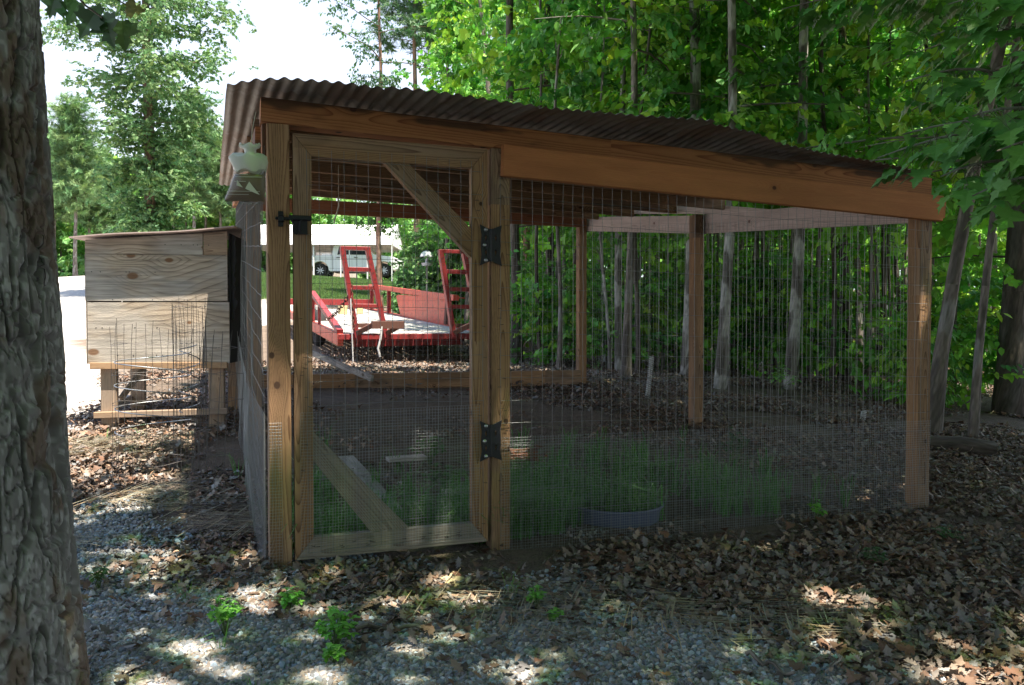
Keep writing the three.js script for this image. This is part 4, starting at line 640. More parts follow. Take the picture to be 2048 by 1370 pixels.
// trees left and beyond
tree('oak_tree', 'tall leafy tree with tufts down its trunk behind the hutch', null, { seed: 31, foot: foot(298, 27), h: 15, r: 0.22, bark: M.barkRed, limbs: 58, twigs: 96, reach: 3.1, from: 0.1, up: 0.3, droop: 0.15, spread: 0.48, scale: 0.9, shape: (u) => u < 0.36 ? 0.42 - 0.1 * u : u < 0.5 ? 0.75 : 1.15 - 0.5 * u, twig: TW.oak, tint: [0.19, 0.35, 0.13] });
const pines = [[112, 56, 10], [152, 52, 11], [178, 58, 9], [205, 62, 9.5], [232, 60, 8], [352, 56, 9], [392, 54, 11.5], [412, 60, 10.5], [440, 56, 9], [468, 62, 10], [500, 58, 10], [80, 62, 11], [530, 64, 9]];
pines.forEach(([px, Z, h], i) => tree('pine_tree', ['pine of the far row nearest the big trunk, left of the tallest', 'tallest pine in the left group beyond the drive', 'pine just right of the tallest one in the left group', 'low pine between the left group and the leafy oak', 'lowest pine hard left of the leafy oak', 'pine hard right of the leafy oak above the hutch', 'tall pine above the right half of the hutch lid', 'pine behind the tall one above the hutch right half', 'short pine left of the hanging bag', 'pine behind the hanging bag', 'pine hidden behind the pen left corner post', 'pine of the far row mostly hidden behind the big trunk', 'pine behind the pen door, last of the far row'][i], 'far pine trees', { seed: 60 + i, foot: foot(px, Z), h: h * 1.02, r: 0.13, bark: M.barkGrey, limbs: 34, twigs: 26, reach: 1.7, from: 0.38, up: 0.6, droop: 0.0, spread: 0.6, scale: 1.6, shape: (u) => 1.25 - u, twig: TW.pine, leaf: M.needle, tint: [0.19, 0.33, 0.13] }));
{ const r = rng(55), list = []; // low broadleaf wood under the pines
  while (list.length < 9000) { const Z = 60 + 22 * r(), px = -60 + r() * 960, p = at(px, 640, Z), g = groundY(p.x, Z), y = g + 6.5 * Math.pow(r(), 0.9); if (fbm(p.x * 0.22 + y * 0.2, y * 0.4 + Z * 0.1, 12) < 0.42) continue; list.push([M4(V(p.x, y, -Z), EQ(r() * 6.28, (r() - 0.5), (r() - 0.6) * 0.9), 1.7 + 1.1 * r()), tint(r, [0.22, 0.43, 0.12], 0.5)]); }
  tag(copies('far_wood', TW.far, M.leaf, list, scene, 'stuff'), 'far strip of pale green woodland beyond the drive and the carport');
  for (let i = 0; i < 26; i++) { const Z = 60 + 14 * r(), px = 60 + i * 21 + 14 * r(); tree('woodland_tree', 'thin far trunk in the strip of wood beyond the drive', 'trunks in the far wood', { seed: 1400 + i, foot: foot(px, Z), h: 7 + 3 * r(), r: 0.09, bark: M.barkGrey, limbs: 8, twigs: 10, reach: 1.6, from: 0.5, spread: 0.8, scale: 1.9, twig: TW.far }); } }
tree('young_tree', 'two-stemmed young tree with leaf tufts above the roof against the sky', null, { seed: 91, foot: foot(762, 24), h: 12, r: 0.085, bark: M.barkRed, limbs: 26, twigs: 26, reach: 1.5, from: 0.38, up: 0.3, spread: 0.3, scale: 0.8, shape: (u) => u < 0.62 ? 0.75 : 1.5, twig: TW.wood[1], tint: [0.09, 0.2, 0.08] });
tree('young_tree', 'slim dark trunk above the roof at the left border of the wood', null, { seed: 92, foot: foot(893, 20), h: 11, r: 0.06, bark: M.barkDark, limbs: 30, twigs: 20, reach: 1.7, from: 0.45, up: 0.2, spread: 0.4, twig: TW.wood[0], sector: [-1.2, 1.6] });
tree('pine_tree', 'pine crown at the top of the picture over the roof', null, { seed: 93, foot: foot(830, 30), h: 15, r: 0.13, bark: M.barkRed, limbs: 26, twigs: 26, reach: 2.0, from: 0.62, up: 0.3, spread: 0.5, scale: 1.3, twig: TW.pine, leaf: M.needle, tint: [0.12, 0.22, 0.1] });
tree('young_tree', 'small tree with tan trunk standing before the carport', null, { seed: 94, foot: foot(757, 32), h: 4.2, r: 0.12, bark: M.barkRed, limbs: 16, twigs: 20, reach: 1.3, from: 0.62, up: 0.3, spread: 0.35, scale: 0.9, twig: TW.wood[1], tint: [0.16, 0.31, 0.08] });
tree('young_tree', 'bushy dark-stemmed tree behind the right ramp of the trailer', null, { seed: 95, foot: foot(903, 24), h: 6, r: 0.09, bark: M.barkDark, limbs: 36, twigs: 26, reach: 1.6, from: 0.06, up: 0.3, spread: 0.4, twig: TW.wood[1], sector: [-1.7, 4.2], tint: [0.11, 0.25, 0.07] });
[[862, 27, 2.6], [880, 29, 3.0], [896, 27, 2.6], [925, 24, 3.2], [960, 26, 3.4], [848, 34, 1.6], [850, 24.5, 1.3]].forEach(([px, Z, h], i) => tree('shrub', ['bush at the carport right end, behind the pale feeder left side', 'tallest bush right behind the pale feeder', 'bush between the pale feeder and the right ramp', 'bush showing through the right ramp of the trailer', 'bush hidden behind the door hinge side, beyond the trailer', 'low bush against the carport right corner post', 'lowest bush, in front of the pale feeder'][i], 'bushes beyond the trailer', { cat: 'shrub', seed: 800 + i, foot: foot(px, Z), h, r: 0.03, bark: M.barkGrey, limbs: 22, twigs: 24, reach: 0.95, from: 0.05, up: 0.4, spread: 0.4, twig: TW.wood[i % 2], tint: [0.14, 0.29, 0.08] }));
{ // garden ornament half hidden in the bushes
  const p = foot(854, 23), o = thing('bird_feeder', p, 0, 'pale domed feeder on a post half hidden among the bushes', 'bird feeder'), m = std({ color: C(0.5, 0.52, 0.56), roughness: 0.5 }), y = at(854, 515, 23).y - p.y;
  part('post', new MB().plank(V(0, -0.1, 0), V(0, y - 0.05, 0), 0.05, 0.05, V(1, 0, 0)), M.grey, o); const d = new THREE.SphereGeometry(0.2, 18, 8, 0, 6.28, 0, 1.5); d.translate(0, y, 0); part('dome', d, m, o); part('tray', new THREE.CylinderGeometry(0.16, 0.13, 0.08, 18).translate(0, y - 0.2, 0), m, o); part('tube', new THREE.CylinderGeometry(0.05, 0.05, 0.24, 12).translate(0, y - 0.08, 0), m, o);
}
// ------------------------------------------------------------------ the big tree at the left, close to the camera, whose crown shades pen and gravel
{
  const base_ = V(-1.38, groundY(-1.38, 2.0), -2.0), g = thing('oak_tree', base_, 0, 'thick dark furrowed trunk filling the left edge, close to the camera', 'tree');
  const R = (y) => 0.189 + 0.05 * Math.exp(-Math.max(0, y) / 0.35) - 0.012 * y + 0.0, na = 560, rows = []; for (let y = -0.15; y < 2.5; y += 0.0052) rows.push(y); for (let y = 2.5; y < 7.2; y += 0.15) rows.push(y);
  const cell = (x, y) => { const xi = Math.floor(x), yi = Math.floor(y); let d1 = 9, d2 = 9, id = 0; for (let j = -1; j <= 1; j++) for (let i = -1; i <= 1; i++) { const X = ((xi + i) % 60 + 60) % 60, px = xi + i + 0.15 + 0.7 * hash(X, yi + j, 61), py = yi + j + 0.15 + 0.7 * hash(X, yi + j, 62), d = Math.hypot(px - x, py - y); if (d < d1) { d2 = d1; d1 = d; id = hash(X, yi + j, 63); } else if (d < d2) d2 = d; } return [d2 - d1, id]; };
  const P = [], U = [], I = [], K = [], col = (v) => v;
  const ring = (f) => (per, y) => { const k = sstep(per, 0.9, 1); return k > 0 ? lerp(f(per, y), f(per - 1, y), k) : f(per, y); };  // no seam round the trunk
  const warpX = ring((p, y) => 0.9 * (fbm(p * 60, y * 12, 64, 3) - 0.5) + 1.6 * (noise(p * 14, y * 2.4, 67) - 0.5)), warpY = ring((p, y) => 1.3 * (fbm(p * 50, y * 16, 65, 3) - 0.5)), rough = ring((p, y) => fbm(p * 170, y * 60, 66, 4)), swell = ring((p, y) => fbm(p * 9, y * 1.6, 68, 3)), crust = ring((p, y) => fbm(p * 60, y * 26, 69, 3));
  const rg = (v) => Math.abs(v - 0.5) * 2, s1 = ring((p, y) => noise(p * 46 + 0.8 * noise(p * 20, y * 7, 91), y * 5.5, 92)), s2 = ring((p, y) => noise(p * 34, y * 21 + 1.2 * noise(p * 60, y * 9, 94), 93)), s3 = ring((p, y) => noise(p * 118, y * 30, 95)), seams = (p, y, w) => [rg(s1(p, y + 0.02 * w)), rg(s2(p, y + 0.02 * w)), rg(s3(p, y))];
  for (const y of rows) for (let i = 0; i <= na; i++) {
    const a = i / na * 2 * Math.PI, x = i / na * 52, per = (i % na) / na;
    const w = warpX(per, y) * 0.35, [r1, r2, r3] = seams(per, y, w), f = rough(per, y), c2 = crust(per, y), id2 = c2;
    const d = 0.024 * sstep(r1, 0.02, 0.17) * (0.45 + 0.55 * sstep(r2, 0.02, 0.13)) + 0.009 * sstep(r3, 0.0, 0.13) + 0.005 * (f - 0.5) + 0.006 * (c2 - 0.5) + 0.022 * (swell(per, y) - 0.5) - (Math.exp(-(((a - 0.15) / 0.1) ** 2) - (((y - 1.17) / 0.07) ** 2))) * 0.025;
    const lean = -0.014 * (y - 1), rr = R(y) + d;
    P.push(Math.cos(a) * rr + lean + 0.012 * Math.sin(y * 2.2), y, Math.sin(a) * rr); U.push(per * 1.4, y);
    const n1 = fbm(per * 14, y * 5, 71, 3), n2 = sstep(fbm(per * 20, y * 7, 73, 3), 0.5, 0.64), n3 = sstep(noise(per * 150, y * 60, 76), 0.55, 0.7), c = mix3(mix3(mix3([0.15, 0.142, 0.138], [0.24, 0.232, 0.228], id2 * 0.6 + 0.4 * noise(per * 60, y * 18, 75)), [0.4, 0.4, 0.4], n3 * 0.6), [0.13, 0.078, 0.048], n2 * 0.7); K.push(...c.map((q) => q * (0.7 + 0.6 * n1)));
  }
  for (let j = 0; j < rows.length - 1; j++) for (let i = 0; i < na; i++) { const q = j * (na + 1) + i, b = q + na + 1; I.push(q, b, b + 1, q, b + 1, q + 1); }
  const geo = new THREE.BufferGeometry(); geo.setAttribute('position', new THREE.Float32BufferAttribute(P, 3)); geo.setAttribute('uv', new THREE.Float32BufferAttribute(U, 2)); geo.setAttribute('color', new THREE.Float32BufferAttribute(K, 3)); geo.setIndex(I); geo.computeVertexNormals();
  part('trunk', geo, std({ vertexColors: true, roughness: 0.95, bumpMap: barkBump, bumpScale: 0.004 }), g);
  // limbs and crown; where the photograph shows sunlit ground the crown has its gaps
  // where the sun comes through the leaves in small patches
  const r = rng(4242), limbs = new MB(), list = [], lit = (X, Z) => { const [s, t] = toST(X, Z); // share of sun that reaches this spot
    let spot = 0; for (const [x, z, q] of SPOTS) spot = Math.max(spot, 1 - sstep(Math.hypot(X - x, (Z - z) * 1.3) + 0.25 * (noise(X * 5, Z * 5, 6) - 0.5), q * 0.8, q * 1.3)); return Math.max(litGround(X, Z), spot, sstep(t, 6.0, 7.5)); };
  const starts = []; for (let i = 0; i < 15; i++) { const a = i * 2.4, u = 4.9 + 1.9 * (i / 15), e = V(0.8 + 4 * r(), u + 1.2 + r(), 3.2 * Math.sin(a) + 0.6), b = V(-0.032 * (u - 1), u, 0), pts = []; for (let k = 0; k <= 6; k++) { const q = k / 6; pts.push(b.clone().lerp(e, q).add(V(0, 0.5 * Math.sin(q * 3), 0))); } if (lit(e.x + base_.x - 0.184 * e.y, -(e.z + base_.z) + 0.209 * e.y) < 0.3) limbs.tube(pts, (q) => 0.075 * (1 - 0.85 * q), 6); }
  part('limb', limbs, M.barkGrey, g);
  let tries = 0; const inv = base_;
  while (list.length < 9500 && tries++ < 130000) { const h = 4.9 + 3.8 * r(), X = r() < 0.3 ? 1 + 9 * r() : -5.5 + 13 * r(), Z = -5 + 14 * r(), k = h - 0.1, gx = X - SUN.x / SUN.y * k, gz = Z + SUN.z / SUN.y * k; // where its shadow lands
    if (h < 0.98 + 0.43 * Z + 0.5 && Z > 0) continue; if (Math.hypot(X, Z) < 0) continue; const cl = noise(X * 1.3 + h, Z * 1.3, 81); if (cl < 0.3) continue; if (r() < lit(gx, gz) * 1.02) continue;
    list.push([M4(V(X - inv.x, h - inv.y, -Z - inv.z), EQ(r() * 6.28, (r() - 0.5) * 0.7, (r() - 0.6) * 0.7), 1.0 + 0.6 * r()), tint(r, GREEN[list.length % 4], 0.4)]); }
  for (let i = 0; i < 190; i++) { const h = 5.2 + 2.2 * r(), k = h - 0.9 - 1.6 * r(), X = -1.42 + SUN.x / SUN.y * k + 0.7 * (r() - 0.5), Z = 2.0 - SUN.z / SUN.y * k - 0.1 + 0.6 * (r() - 0.6); list.push([M4(V(X - inv.x, h - inv.y, -Z - inv.z), EQ(r() * 6.28, (r() - 0.5) * 0.7, (r() - 0.6) * 0.7), 1.1), tint(r, GREEN[i % 4], 0.4)]); }
  copies('crown', TW.maple, M.leaf, list, g, 'stuff');
  // the leafy twig that hangs into the top left corner
  const tw = new MB(), rr = rng(17), W = (px, py, Z) => at(px, py, Z).sub(base_);
  tw.color([0.12, 0.1, 0.06]); tw.tube([W(60, -160, 2.7), W(110, -60, 2.75), W(170, 10, 2.8), W(205, 35, 2.8)], 0.004, 5); tw.tube([W(110, -60, 2.75), W(200, -20, 2.85), W(262, 15, 2.9)], 0.0025, 4);
  for (const [px, py, s, ang, c] of [[158, 4, 0.095, -2.1, [0.06, 0.13, 0.035]], [128, 6, 0.08, -2.6, [0.05, 0.12, 0.035]], [190, 26, 0.11, -2.2, [0.05, 0.11, 0.03]], [206, 30, 0.12, -1.3, [0.045, 0.1, 0.035]], [244, 42, 0.11, -1.5, [0.07, 0.13, 0.035]], [178, 18, 0.09, -0.9, [0.05, 0.11, 0.03]], [252, 14, 0.07, -0.2, [0.14, 0.14, 0.04]], [110, -6, 0.08, -1.9, [0.05, 0.11, 0.03]]]) {
    tw.color(c); const q = new THREE.Quaternion().setFromAxisAngle(V(0, 0, 1), ang).multiply(EQ(0, Math.PI / 2 + 0.7 * (rr() - 0.5), 0).multiply(EQ(0, 0, 0))); const q2 = new THREE.Quaternion().setFromAxisAngle(V(0, 0, 1), ang).multiply(new THREE.Quaternion().setFromAxisAngle(V(1, 0, 0), Math.PI / 2 + 0.8 * (rr() - 0.5)));
    leafInto(tw, 'maple', M4(W(px, py, 2.82 + 0.06 * rr()), q2, s), 0.12, 0.2); }
  part('leafy_twig', tw, M.near, g);
}
// ------------------------------------------------------------------ maple at the right whose boughs hang over the pen's corner
{
  const f = G(2.75, 3.7), g = thing('maple_tree', f, 0, 'maple at the right with big lobed leaves hanging over the roof corner', 'tree'), r = rng(2024), limbs = new MB(), list = [];
  const trunk = []; for (let i = 0; i <= 12; i++) trunk.push(V(0.06 * Math.sin(i), i * 0.5 - 0.1, 0.04 * Math.cos(i))); limbs.tube(trunk, (u) => 0.07 * (1 - 0.6 * u), 9);
  const W = (px, py, Z) => at(px, py, Z).sub(f), leafs = new MB();
  const boughs = [[1.75, 1765, 322, 3.5], [1.7, 1815, 275, 3.3], [1.6, 1880, 365, 3.2], [2.0, 1800, 180, 3.6], [1.5, 1960, 400, 3.0], [2.2, 1850, 90, 3.5], [1.8, 1930, 250, 2.9], [2.3, 1910, 10, 3.2], [1.6, 2010, 310, 2.7], [2.0, 2000, 130, 2.8], [2.5, 1560, 30, 4.6], [2.4, 1700, 10, 4.2], [2.2, 1970, 200, 3.5], [1.85, 1895, 310, 3.7], [2.6, 1800, -40, 3.9], [1.85, 2045, 240, 3.0]];
  for (const [y0, px, py, Z] of boughs) { const b = V(0, y0, 0), e = W(px, py, Z), pts = []; for (let k = 0; k <= 8; k++) { const q = k / 8; pts.push(b.clone().lerp(e, q).add(V(0, 0.16 * Math.sin(q * 3.0), 0.05 * Math.sin(q * 5 + px)))); } limbs.tube(pts, (q) => 0.014 * (1 - 0.8 * q), 5);
    for (let k = 0; k < 27; k++) { const q = 0.3 + 0.72 * Math.sqrt((k + r()) / 40), i0 = Math.min(7, Math.floor(q * 8)), p = pts[i0].clone().lerp(pts[i0 + 1], q * 8 - i0), side = k % 2 ? 1 : -1, dir = pts[Math.min(8, i0 + 1)].clone().sub(pts[i0]).normalize(), off = V(0.1 * (r() - 0.5), -0.02 - 0.1 * r(), side * (0.04 + 0.16 * r()) * (1.15 - 0.5 * q)); const bp = p.clone().add(off);
      leafs.color([0.1, 0.12, 0.05]); leafs.tube([p, p.clone().lerp(bp, 0.5).add(V(0, 0.01, 0)), bp], 0.0014, 3);
      const yaw = Math.atan2(-(dir.z + side * 0.55 + 0.6 * (r() - 0.5)), dir.x + 0.5 * (r() - 0.5)), c = tint(r, [0.13, 0.33, 0.065], 0.5); leafs.color(c);
      leafInto(leafs, 'maple', M4(bp, EQ(yaw, 0.9 * (r() - 0.5), -0.35 - 0.5 * r()), 0.07 + 0.055 * r()), 0.25, 0.13, r); } }
  part('trunk', limbs, M.barkGrey, g); part('leaves', leafs, M.near, g, 'stuff');
  const hi = []; for (let i = 0; i < 900; i++) { const a = r() * 6.28, q = Math.sqrt(r()) * 2.6; hi.push([M4(V(Math.cos(a) * q + 0.4, 3.2 + 2.6 * r(), Math.sin(a) * q), EQ(r() * 6.28, (r() - 0.5) * 0.6, (r() - 0.6) * 0.6), 1.0), tint(r, GREEN[i % 4], 0.4)]); }
  copies('crown', TW.maple, M.leaf, hi.filter(([m]) => { const e = m.elements; const X = e[12] + f.x, Z = -(e[14] + f.z), Y = e[13] + f.y; const gx = X - SUN.x / SUN.y * Y, gz = Z + SUN.z / SUN.y * Y; return Y > 0.98 + 0.45 * Z && !SPOTS.some(([a, b, q]) => Math.hypot(gx - a, gz - b) < q + 0.15); }), g, 'stuff');
}
{ // the trees round the photographer, out of the picture, that shade pen and gravel
  const r = rng(611); let n = 0; const spots = [];
  while (n < 15) { const X = -5 + 17 * r(), Z = -13 + 15 * r(); if (Math.hypot(X, Z) < 2.6 || (X < 2.6 && Z > -1.5) || X < -2 - Z * 0.0 && Z > -4) continue; if (Z > 0.5 * X - 1.2 && Z > 0) continue; if (spots.some(([x, z]) => Math.hypot(x - X, z - Z) < 2)) continue; spots.push([X, Z]); n++;
    tree('shade_tree', 'leafy tree standing behind the camera, shading the gravel', 'trees behind the camera', { seed: 2600 + n, foot: G(X, Z), h: 10 + 4 * r(), r: 0.1, bark: M.barkGrey, limbs: 22, twigs: 18, reach: 2.6, from: 0.12, up: 0.3, spread: 0.8, scale: 1.5, twig: TW.wood[n % 2], skip: (x, y, z) => { const k = y, X = x - SUN.x / SUN.y * k, Zs = z + SUN.z / SUN.y * k; return litGround(X, Zs) > 0.3 || SPOTS.some(([a, b, q]) => Math.hypot(X - a, Zs - b) < q + 0.12); } }); } }
//==COVER==
// ------------------------------------------------------------------ leaf litter, gravel, straw, grass
{
  const r = rng(3001), mb = new MB(); // a patch of dry curled leaves
  const dry = [[0.17, 0.115, 0.08], [0.22, 0.17, 0.135], [0.12, 0.072, 0.048], [0.235, 0.195, 0.165], [0.09, 0.06, 0.043], [0.19, 0.155, 0.135], [0.14, 0.11, 0.09]];
  for (let i = 0; i < 46; i++) { const a = r() * 6.28, q = 0.27 * Math.sqrt(r()); mb.color(tint(r, dry[i % 7], 0.6)); const k = ['oak', 'oak', 'maple', 'oak', 'beech', 'star', 'oak'][i % 7];
    leafInto(mb, k, M4(V(Math.cos(a) * q, 0.005 + 0.016 * r(), Math.sin(a) * q), EQ(r() * 6.28, 1.0 * (r() - 0.5), 0.9 * (r() - 0.5)), 0.02 + 0.03 * r() * (0.4 + r())), 1.1 * (r() - 0.4), 0.9 * (r() - 0.3), r); }
  const geo = mb.geo(), near = [], far = [];
  for (let i = 0; i < 60000 && near.length < 7500; i++) { const X = -4 + 11.5 * r(), Z = 1.2 + 10.5 * r(), [s, t] = toST(X, Z); if (r() > 1.15 - Z * 0.06) continue;
    if (s > 0.03 && s < 3.53 && t > 0.02 && t < 4.6 && r() > (s > 2.5 ? 0.3 : 0.05)) continue; if (pave(s, t) > 0.4) continue; if (t > -0.14 && t <= 0.02 && s > -0.2 && s < 3.6) continue;
    const gl = Z - gravelLine(X) + 0.5 * (noise(X * 2, Z * 2, 7) - 0.5); if (gl < 0 && r() > 0.045 + 0.3 * Math.exp(gl * 3)) continue; if (noise(X * 1.6, Z * 1.6, 9) < 0.3 + 0.16 * sstep(X, 1.6, 2.6)) continue;
    near.push([M4(G(X, Z, 0.0), EQ(r() * 6.28, 0.15 * (r() - 0.5), 0.15 * (r() - 0.5)), 0.8 + 0.4 * r()), tint(r, [1.15, 1.13, 1.1], 0.6)]); }
  const mat = std({ color: C(1, 1, 1), vertexColors: true, roughness: 0.75, side: THREE.DoubleSide });
  for (let i = 0; i < 80000 && far.length < 7000; i++) { const X = -3 + 26 * r(), Z = 9 + 20 * r(), [s, t] = toST(X, Z); if (pave(s, t) > 0.3 || lawn(s, t) > 0.3 || t < 4.7) continue; if (noise(X * 1.1, Z * 1.1, 19) < 0.25) continue; far.push([M4(G(X, Z, 0.0), EQ(r() * 6.28, 0, 0), 1.2 + 0.5 * r()), tint(r, [1, 1, 1], 0.5)]); }
  tag(copies('leaf_litter', geo, mat, near.concat(far), scene, 'stuff'), 'dry brown curled leaves strewn over the ground round the pen and under the trees');
  // crushed granite gravel
  const gm = new MB(), st = (x, z, k) => { const g = new THREE.IcosahedronGeometry(1, 0), P = g.attributes.position, f = new Map(); for (let i = 0; i < P.count; i++) { const key = [P.getX(i).toFixed(3), P.getY(i).toFixed(3), P.getZ(i).toFixed(3)].join(); if (!f.has(key)) f.set(key, 0.72 + 0.5 * r()); const q = f.get(key); P.setXYZ(i, P.getX(i) * q, P.getY(i) * q, P.getZ(i) * q); } g.computeVertexNormals(); gm.add(g, M4(V(x, k * 0.35, z), EQ(r() * 6.28, r() * 6.28, r() * 6.28), V(k, k * (0.5 + 0.3 * r()), k * (0.7 + 0.4 * r())))); };
  const stone = [[0.2, 0.21, 0.225], [0.25, 0.26, 0.275], [0.15, 0.16, 0.175], [0.3, 0.305, 0.315], [0.22, 0.21, 0.195], [0.38, 0.38, 0.375], [0.18, 0.19, 0.21]];
  for (let i = 0; i < 70; i++) { const a = r() * 6.28, q = 0.14 * Math.sqrt(r()); gm.color(tint(r, stone[i % 7], 0.5)); st(Math.cos(a) * q, Math.sin(a) * q, 0.0055 + 0.009 * r() * r() + 0.004 * r()); }
  const gg = gm.geo(), gl = [];
  for (let i = 0; i < 40000 && gl.length < 4600; i++) { const X = -4.2 + 7 * r(), Z = 1.25 + 3.4 * r(), e = Z - gravelLine(X) + 0.6 * (noise(X * 2.5, Z * 2.5, 11) - 0.5); if (Math.abs(X) > 0.75 * Z + 0.5) continue; if (e > 0 && r() > Math.exp(-e * 7) * 0.8) continue; gl.push([M4(G(X, Z, -0.002), EQ(r() * 6.28, 0, 0), 0.85 + 0.4 * r()), tint(r, [1, 1, 1], 0.4)]); }
  tag(copies('gravel', gg, std({ color: C(1, 1, 1), vertexColors: true, roughness: 0.8 }), gl, scene, 'stuff'), 'blue grey crushed stone gravel in the foreground');
  // straw
  const sb = new MB(); for (let i = 0; i < 26; i++) { const a = 0.5 * (r() - 0.5) + (i % 5 ? 0 : 1.3), x = 0.2 * (r() - 0.5), z = 0.2 * (r() - 0.5), l = 0.05 + 0.1 * r(), d = V(Math.cos(a), 0.25 * (r() - 0.4), Math.sin(a)), p = V(x, 0.012 + 0.03 * r(), z), w = V(-d.z, 0, d.x).multiplyScalar(0.0014); const e = p.clone().addScaledVector(d, l); sb.color(tint(r, [0.25, 0.215, 0.145], 0.5)); sb.quad(p.clone().sub(w), p.clone().add(w), e.clone().add(w), e.clone().sub(w)); }
  const sl = [], strawAt = (X0, Z0, rx, rz, n) => { for (let i = 0; i < n; i++) { const a = r() * 6.28, q = Math.sqrt(r()), X = X0 + Math.cos(a) * q * rx, Z = Z0 + Math.sin(a) * q * rz; sl.push([M4(G(X, Z, 0.006), EQ(0.25 * (r() - 0.5) - 0.35, 0, 0), 0.8 + 0.6 * r()), tint(r, [1, 1, 1], 0.4)]); } };
  strawAt(-0.05, 2.85, 0.5, 0.2, 10); strawAt(0.75, 2.8, 0.35, 0.18, 7); strawAt(-1.75, 4.1, 0.35, 0.2, 18); strawAt(-2.5, 5.0, 0.35, 0.3, 34); strawAt(-1.3, 3.8, 0.3, 0.2, 12); strawAt(-2.0, 3.3, 0.6, 0.3, 8);
  tag(copies('dry_grass', sb.geo(), std({ color: C(1, 1, 1), vertexColors: true, roughness: 0.8, side: THREE.DoubleSide }), sl, scene, 'stuff'), 'flattened dry grass stalks between gravel and leaves');
  // green grass inside the pen and in odd tufts
  const tuft = (seed, n, h) => { const q = rng(seed), m = new MB(); for (let i = 0; i < n; i++) { const a = q() * 6.28, b = V(0.05 * (q() - 0.5), 0, 0.05 * (q() - 0.5)), d = V(Math.cos(a), 0, Math.sin(a)), H = h * (0.5 + 0.7 * q()), w = V(-d.z, 0, d.x).multiplyScalar(0.0024), p1 = b.clone().addScaledVector(d, H * 0.18).add(V(0, H * 0.6, 0)), p2 = b.clone().addScaledVector(d, H * (0.5 + 0.7 * q())).add(V(0, H * (0.45 + 0.45 * q()), 0)); m.color(tint(q, [0.12, 0.33, 0.05], 0.6)); m.quad(b.clone().sub(w), b.clone().add(w), p1.clone().add(w), p1.clone().sub(w)); m.tri(p1.clone().sub(w), p1.clone().add(w), p2); } return m.geo(); };
  const gr = []; for (let i = 0; i < 9000 && gr.length < 540; i++) { const s = 0.1 + 3.35 * r(), t = 0.1 + 2.2 * r() * r(), k = Math.exp(-((s - 1.25) ** 2) / 0.25) * Math.exp(-((t - 0.4) ** 2) / 0.3) + 0.9 * Math.exp(-((s - 1.9) ** 2) / 0.5) * Math.exp(-((t - 0.8) ** 2) / 0.5) + 0.5 * Math.exp(-((s - 0.25) ** 2) / 0.05) * Math.exp(-((t - 0.8) ** 2) / 0.6) + 0.04; if (r() > k || noise(s * 3.2, t * 3.2, 88) < 0.42) continue; const [X, Z] = toXZ(s, t); gr.push([M4(G(X, Z), EQ(r() * 6.28, 0, 0), 0.6 + 0.6 * r()), tint(r, [1, 1, 1], 0.4)]); }
  tag(copies('pen_grass', tuft(1, 13, 0.24), M.leaf, gr, scene, 'stuff'), 'long green grass growing behind the mesh inside the pen');
  const odd = []; for (const [X, Z, k] of [[-1.55, 2.55, 0.35], [-1.2, 2.9, 0.4], [-0.9, 2.45, 0.4], [-0.7, 2.15, 0.35], [-1.75, 3.1, 0.3], [0.0, 3.0, 0.5], [1.7, 2.4, 0.35], [1.55, 2.3, 0.4], [2.0, 2.8, 0.3], [-1.55, 4.5, 0.7], [-1.1, 4.35, 0.7], [-2.45, 5.25, 0.4], [-2.6, 5.1, 0.4]]) odd.push([M4(G(X, Z), EQ(r() * 6.28, 0, 0), k), tint(r, [1.1, 1.15, 1], 0.3)]);
  tag(copies('grass_tuft', tuft(2, 9, 0.3), M.leaf, odd, scene, 'stuff'), 'scattered thin green grass blades in gravel and leaves');
  // lawn before the carport
  const lb = new MB(); for (let i = 0; i < 24; i++) { const x = 0.5 * (r() - 0.5), z = 0.5 * (r() - 0.5), a = r() * 6.28, w = V(Math.cos(a), 0, Math.sin(a)).multiplyScalar(0.02); const b = V(x, 0, z), e = V(x + 0.06 * (r() - 0.5), 0.07 + 0.06 * r(), z + 0.06 * (r() - 0.5)); lb.color(tint(r, [0.12, 0.22, 0.05], 0.4)); lb.tri(b.clone().sub(w), b.clone().add(w), e); }
  const ll = []; for (let i = 0; i < 30000 && ll.length < 5200; i++) { const s = -4 + 14 * r(), t = 23 + 22 * r(), [X, Z] = toXZ(s, t); if (r() > lawn(s, t)) continue; ll.push([M4(G(X, Z), EQ(r() * 6.28, 0, 0), 1), tint(r, [1, 1, 1], 0.4)]); }
  tag(copies('lawn', lb.geo(), M.leaf, ll, scene, 'stuff'), 'bright mown grass before the carport');
}
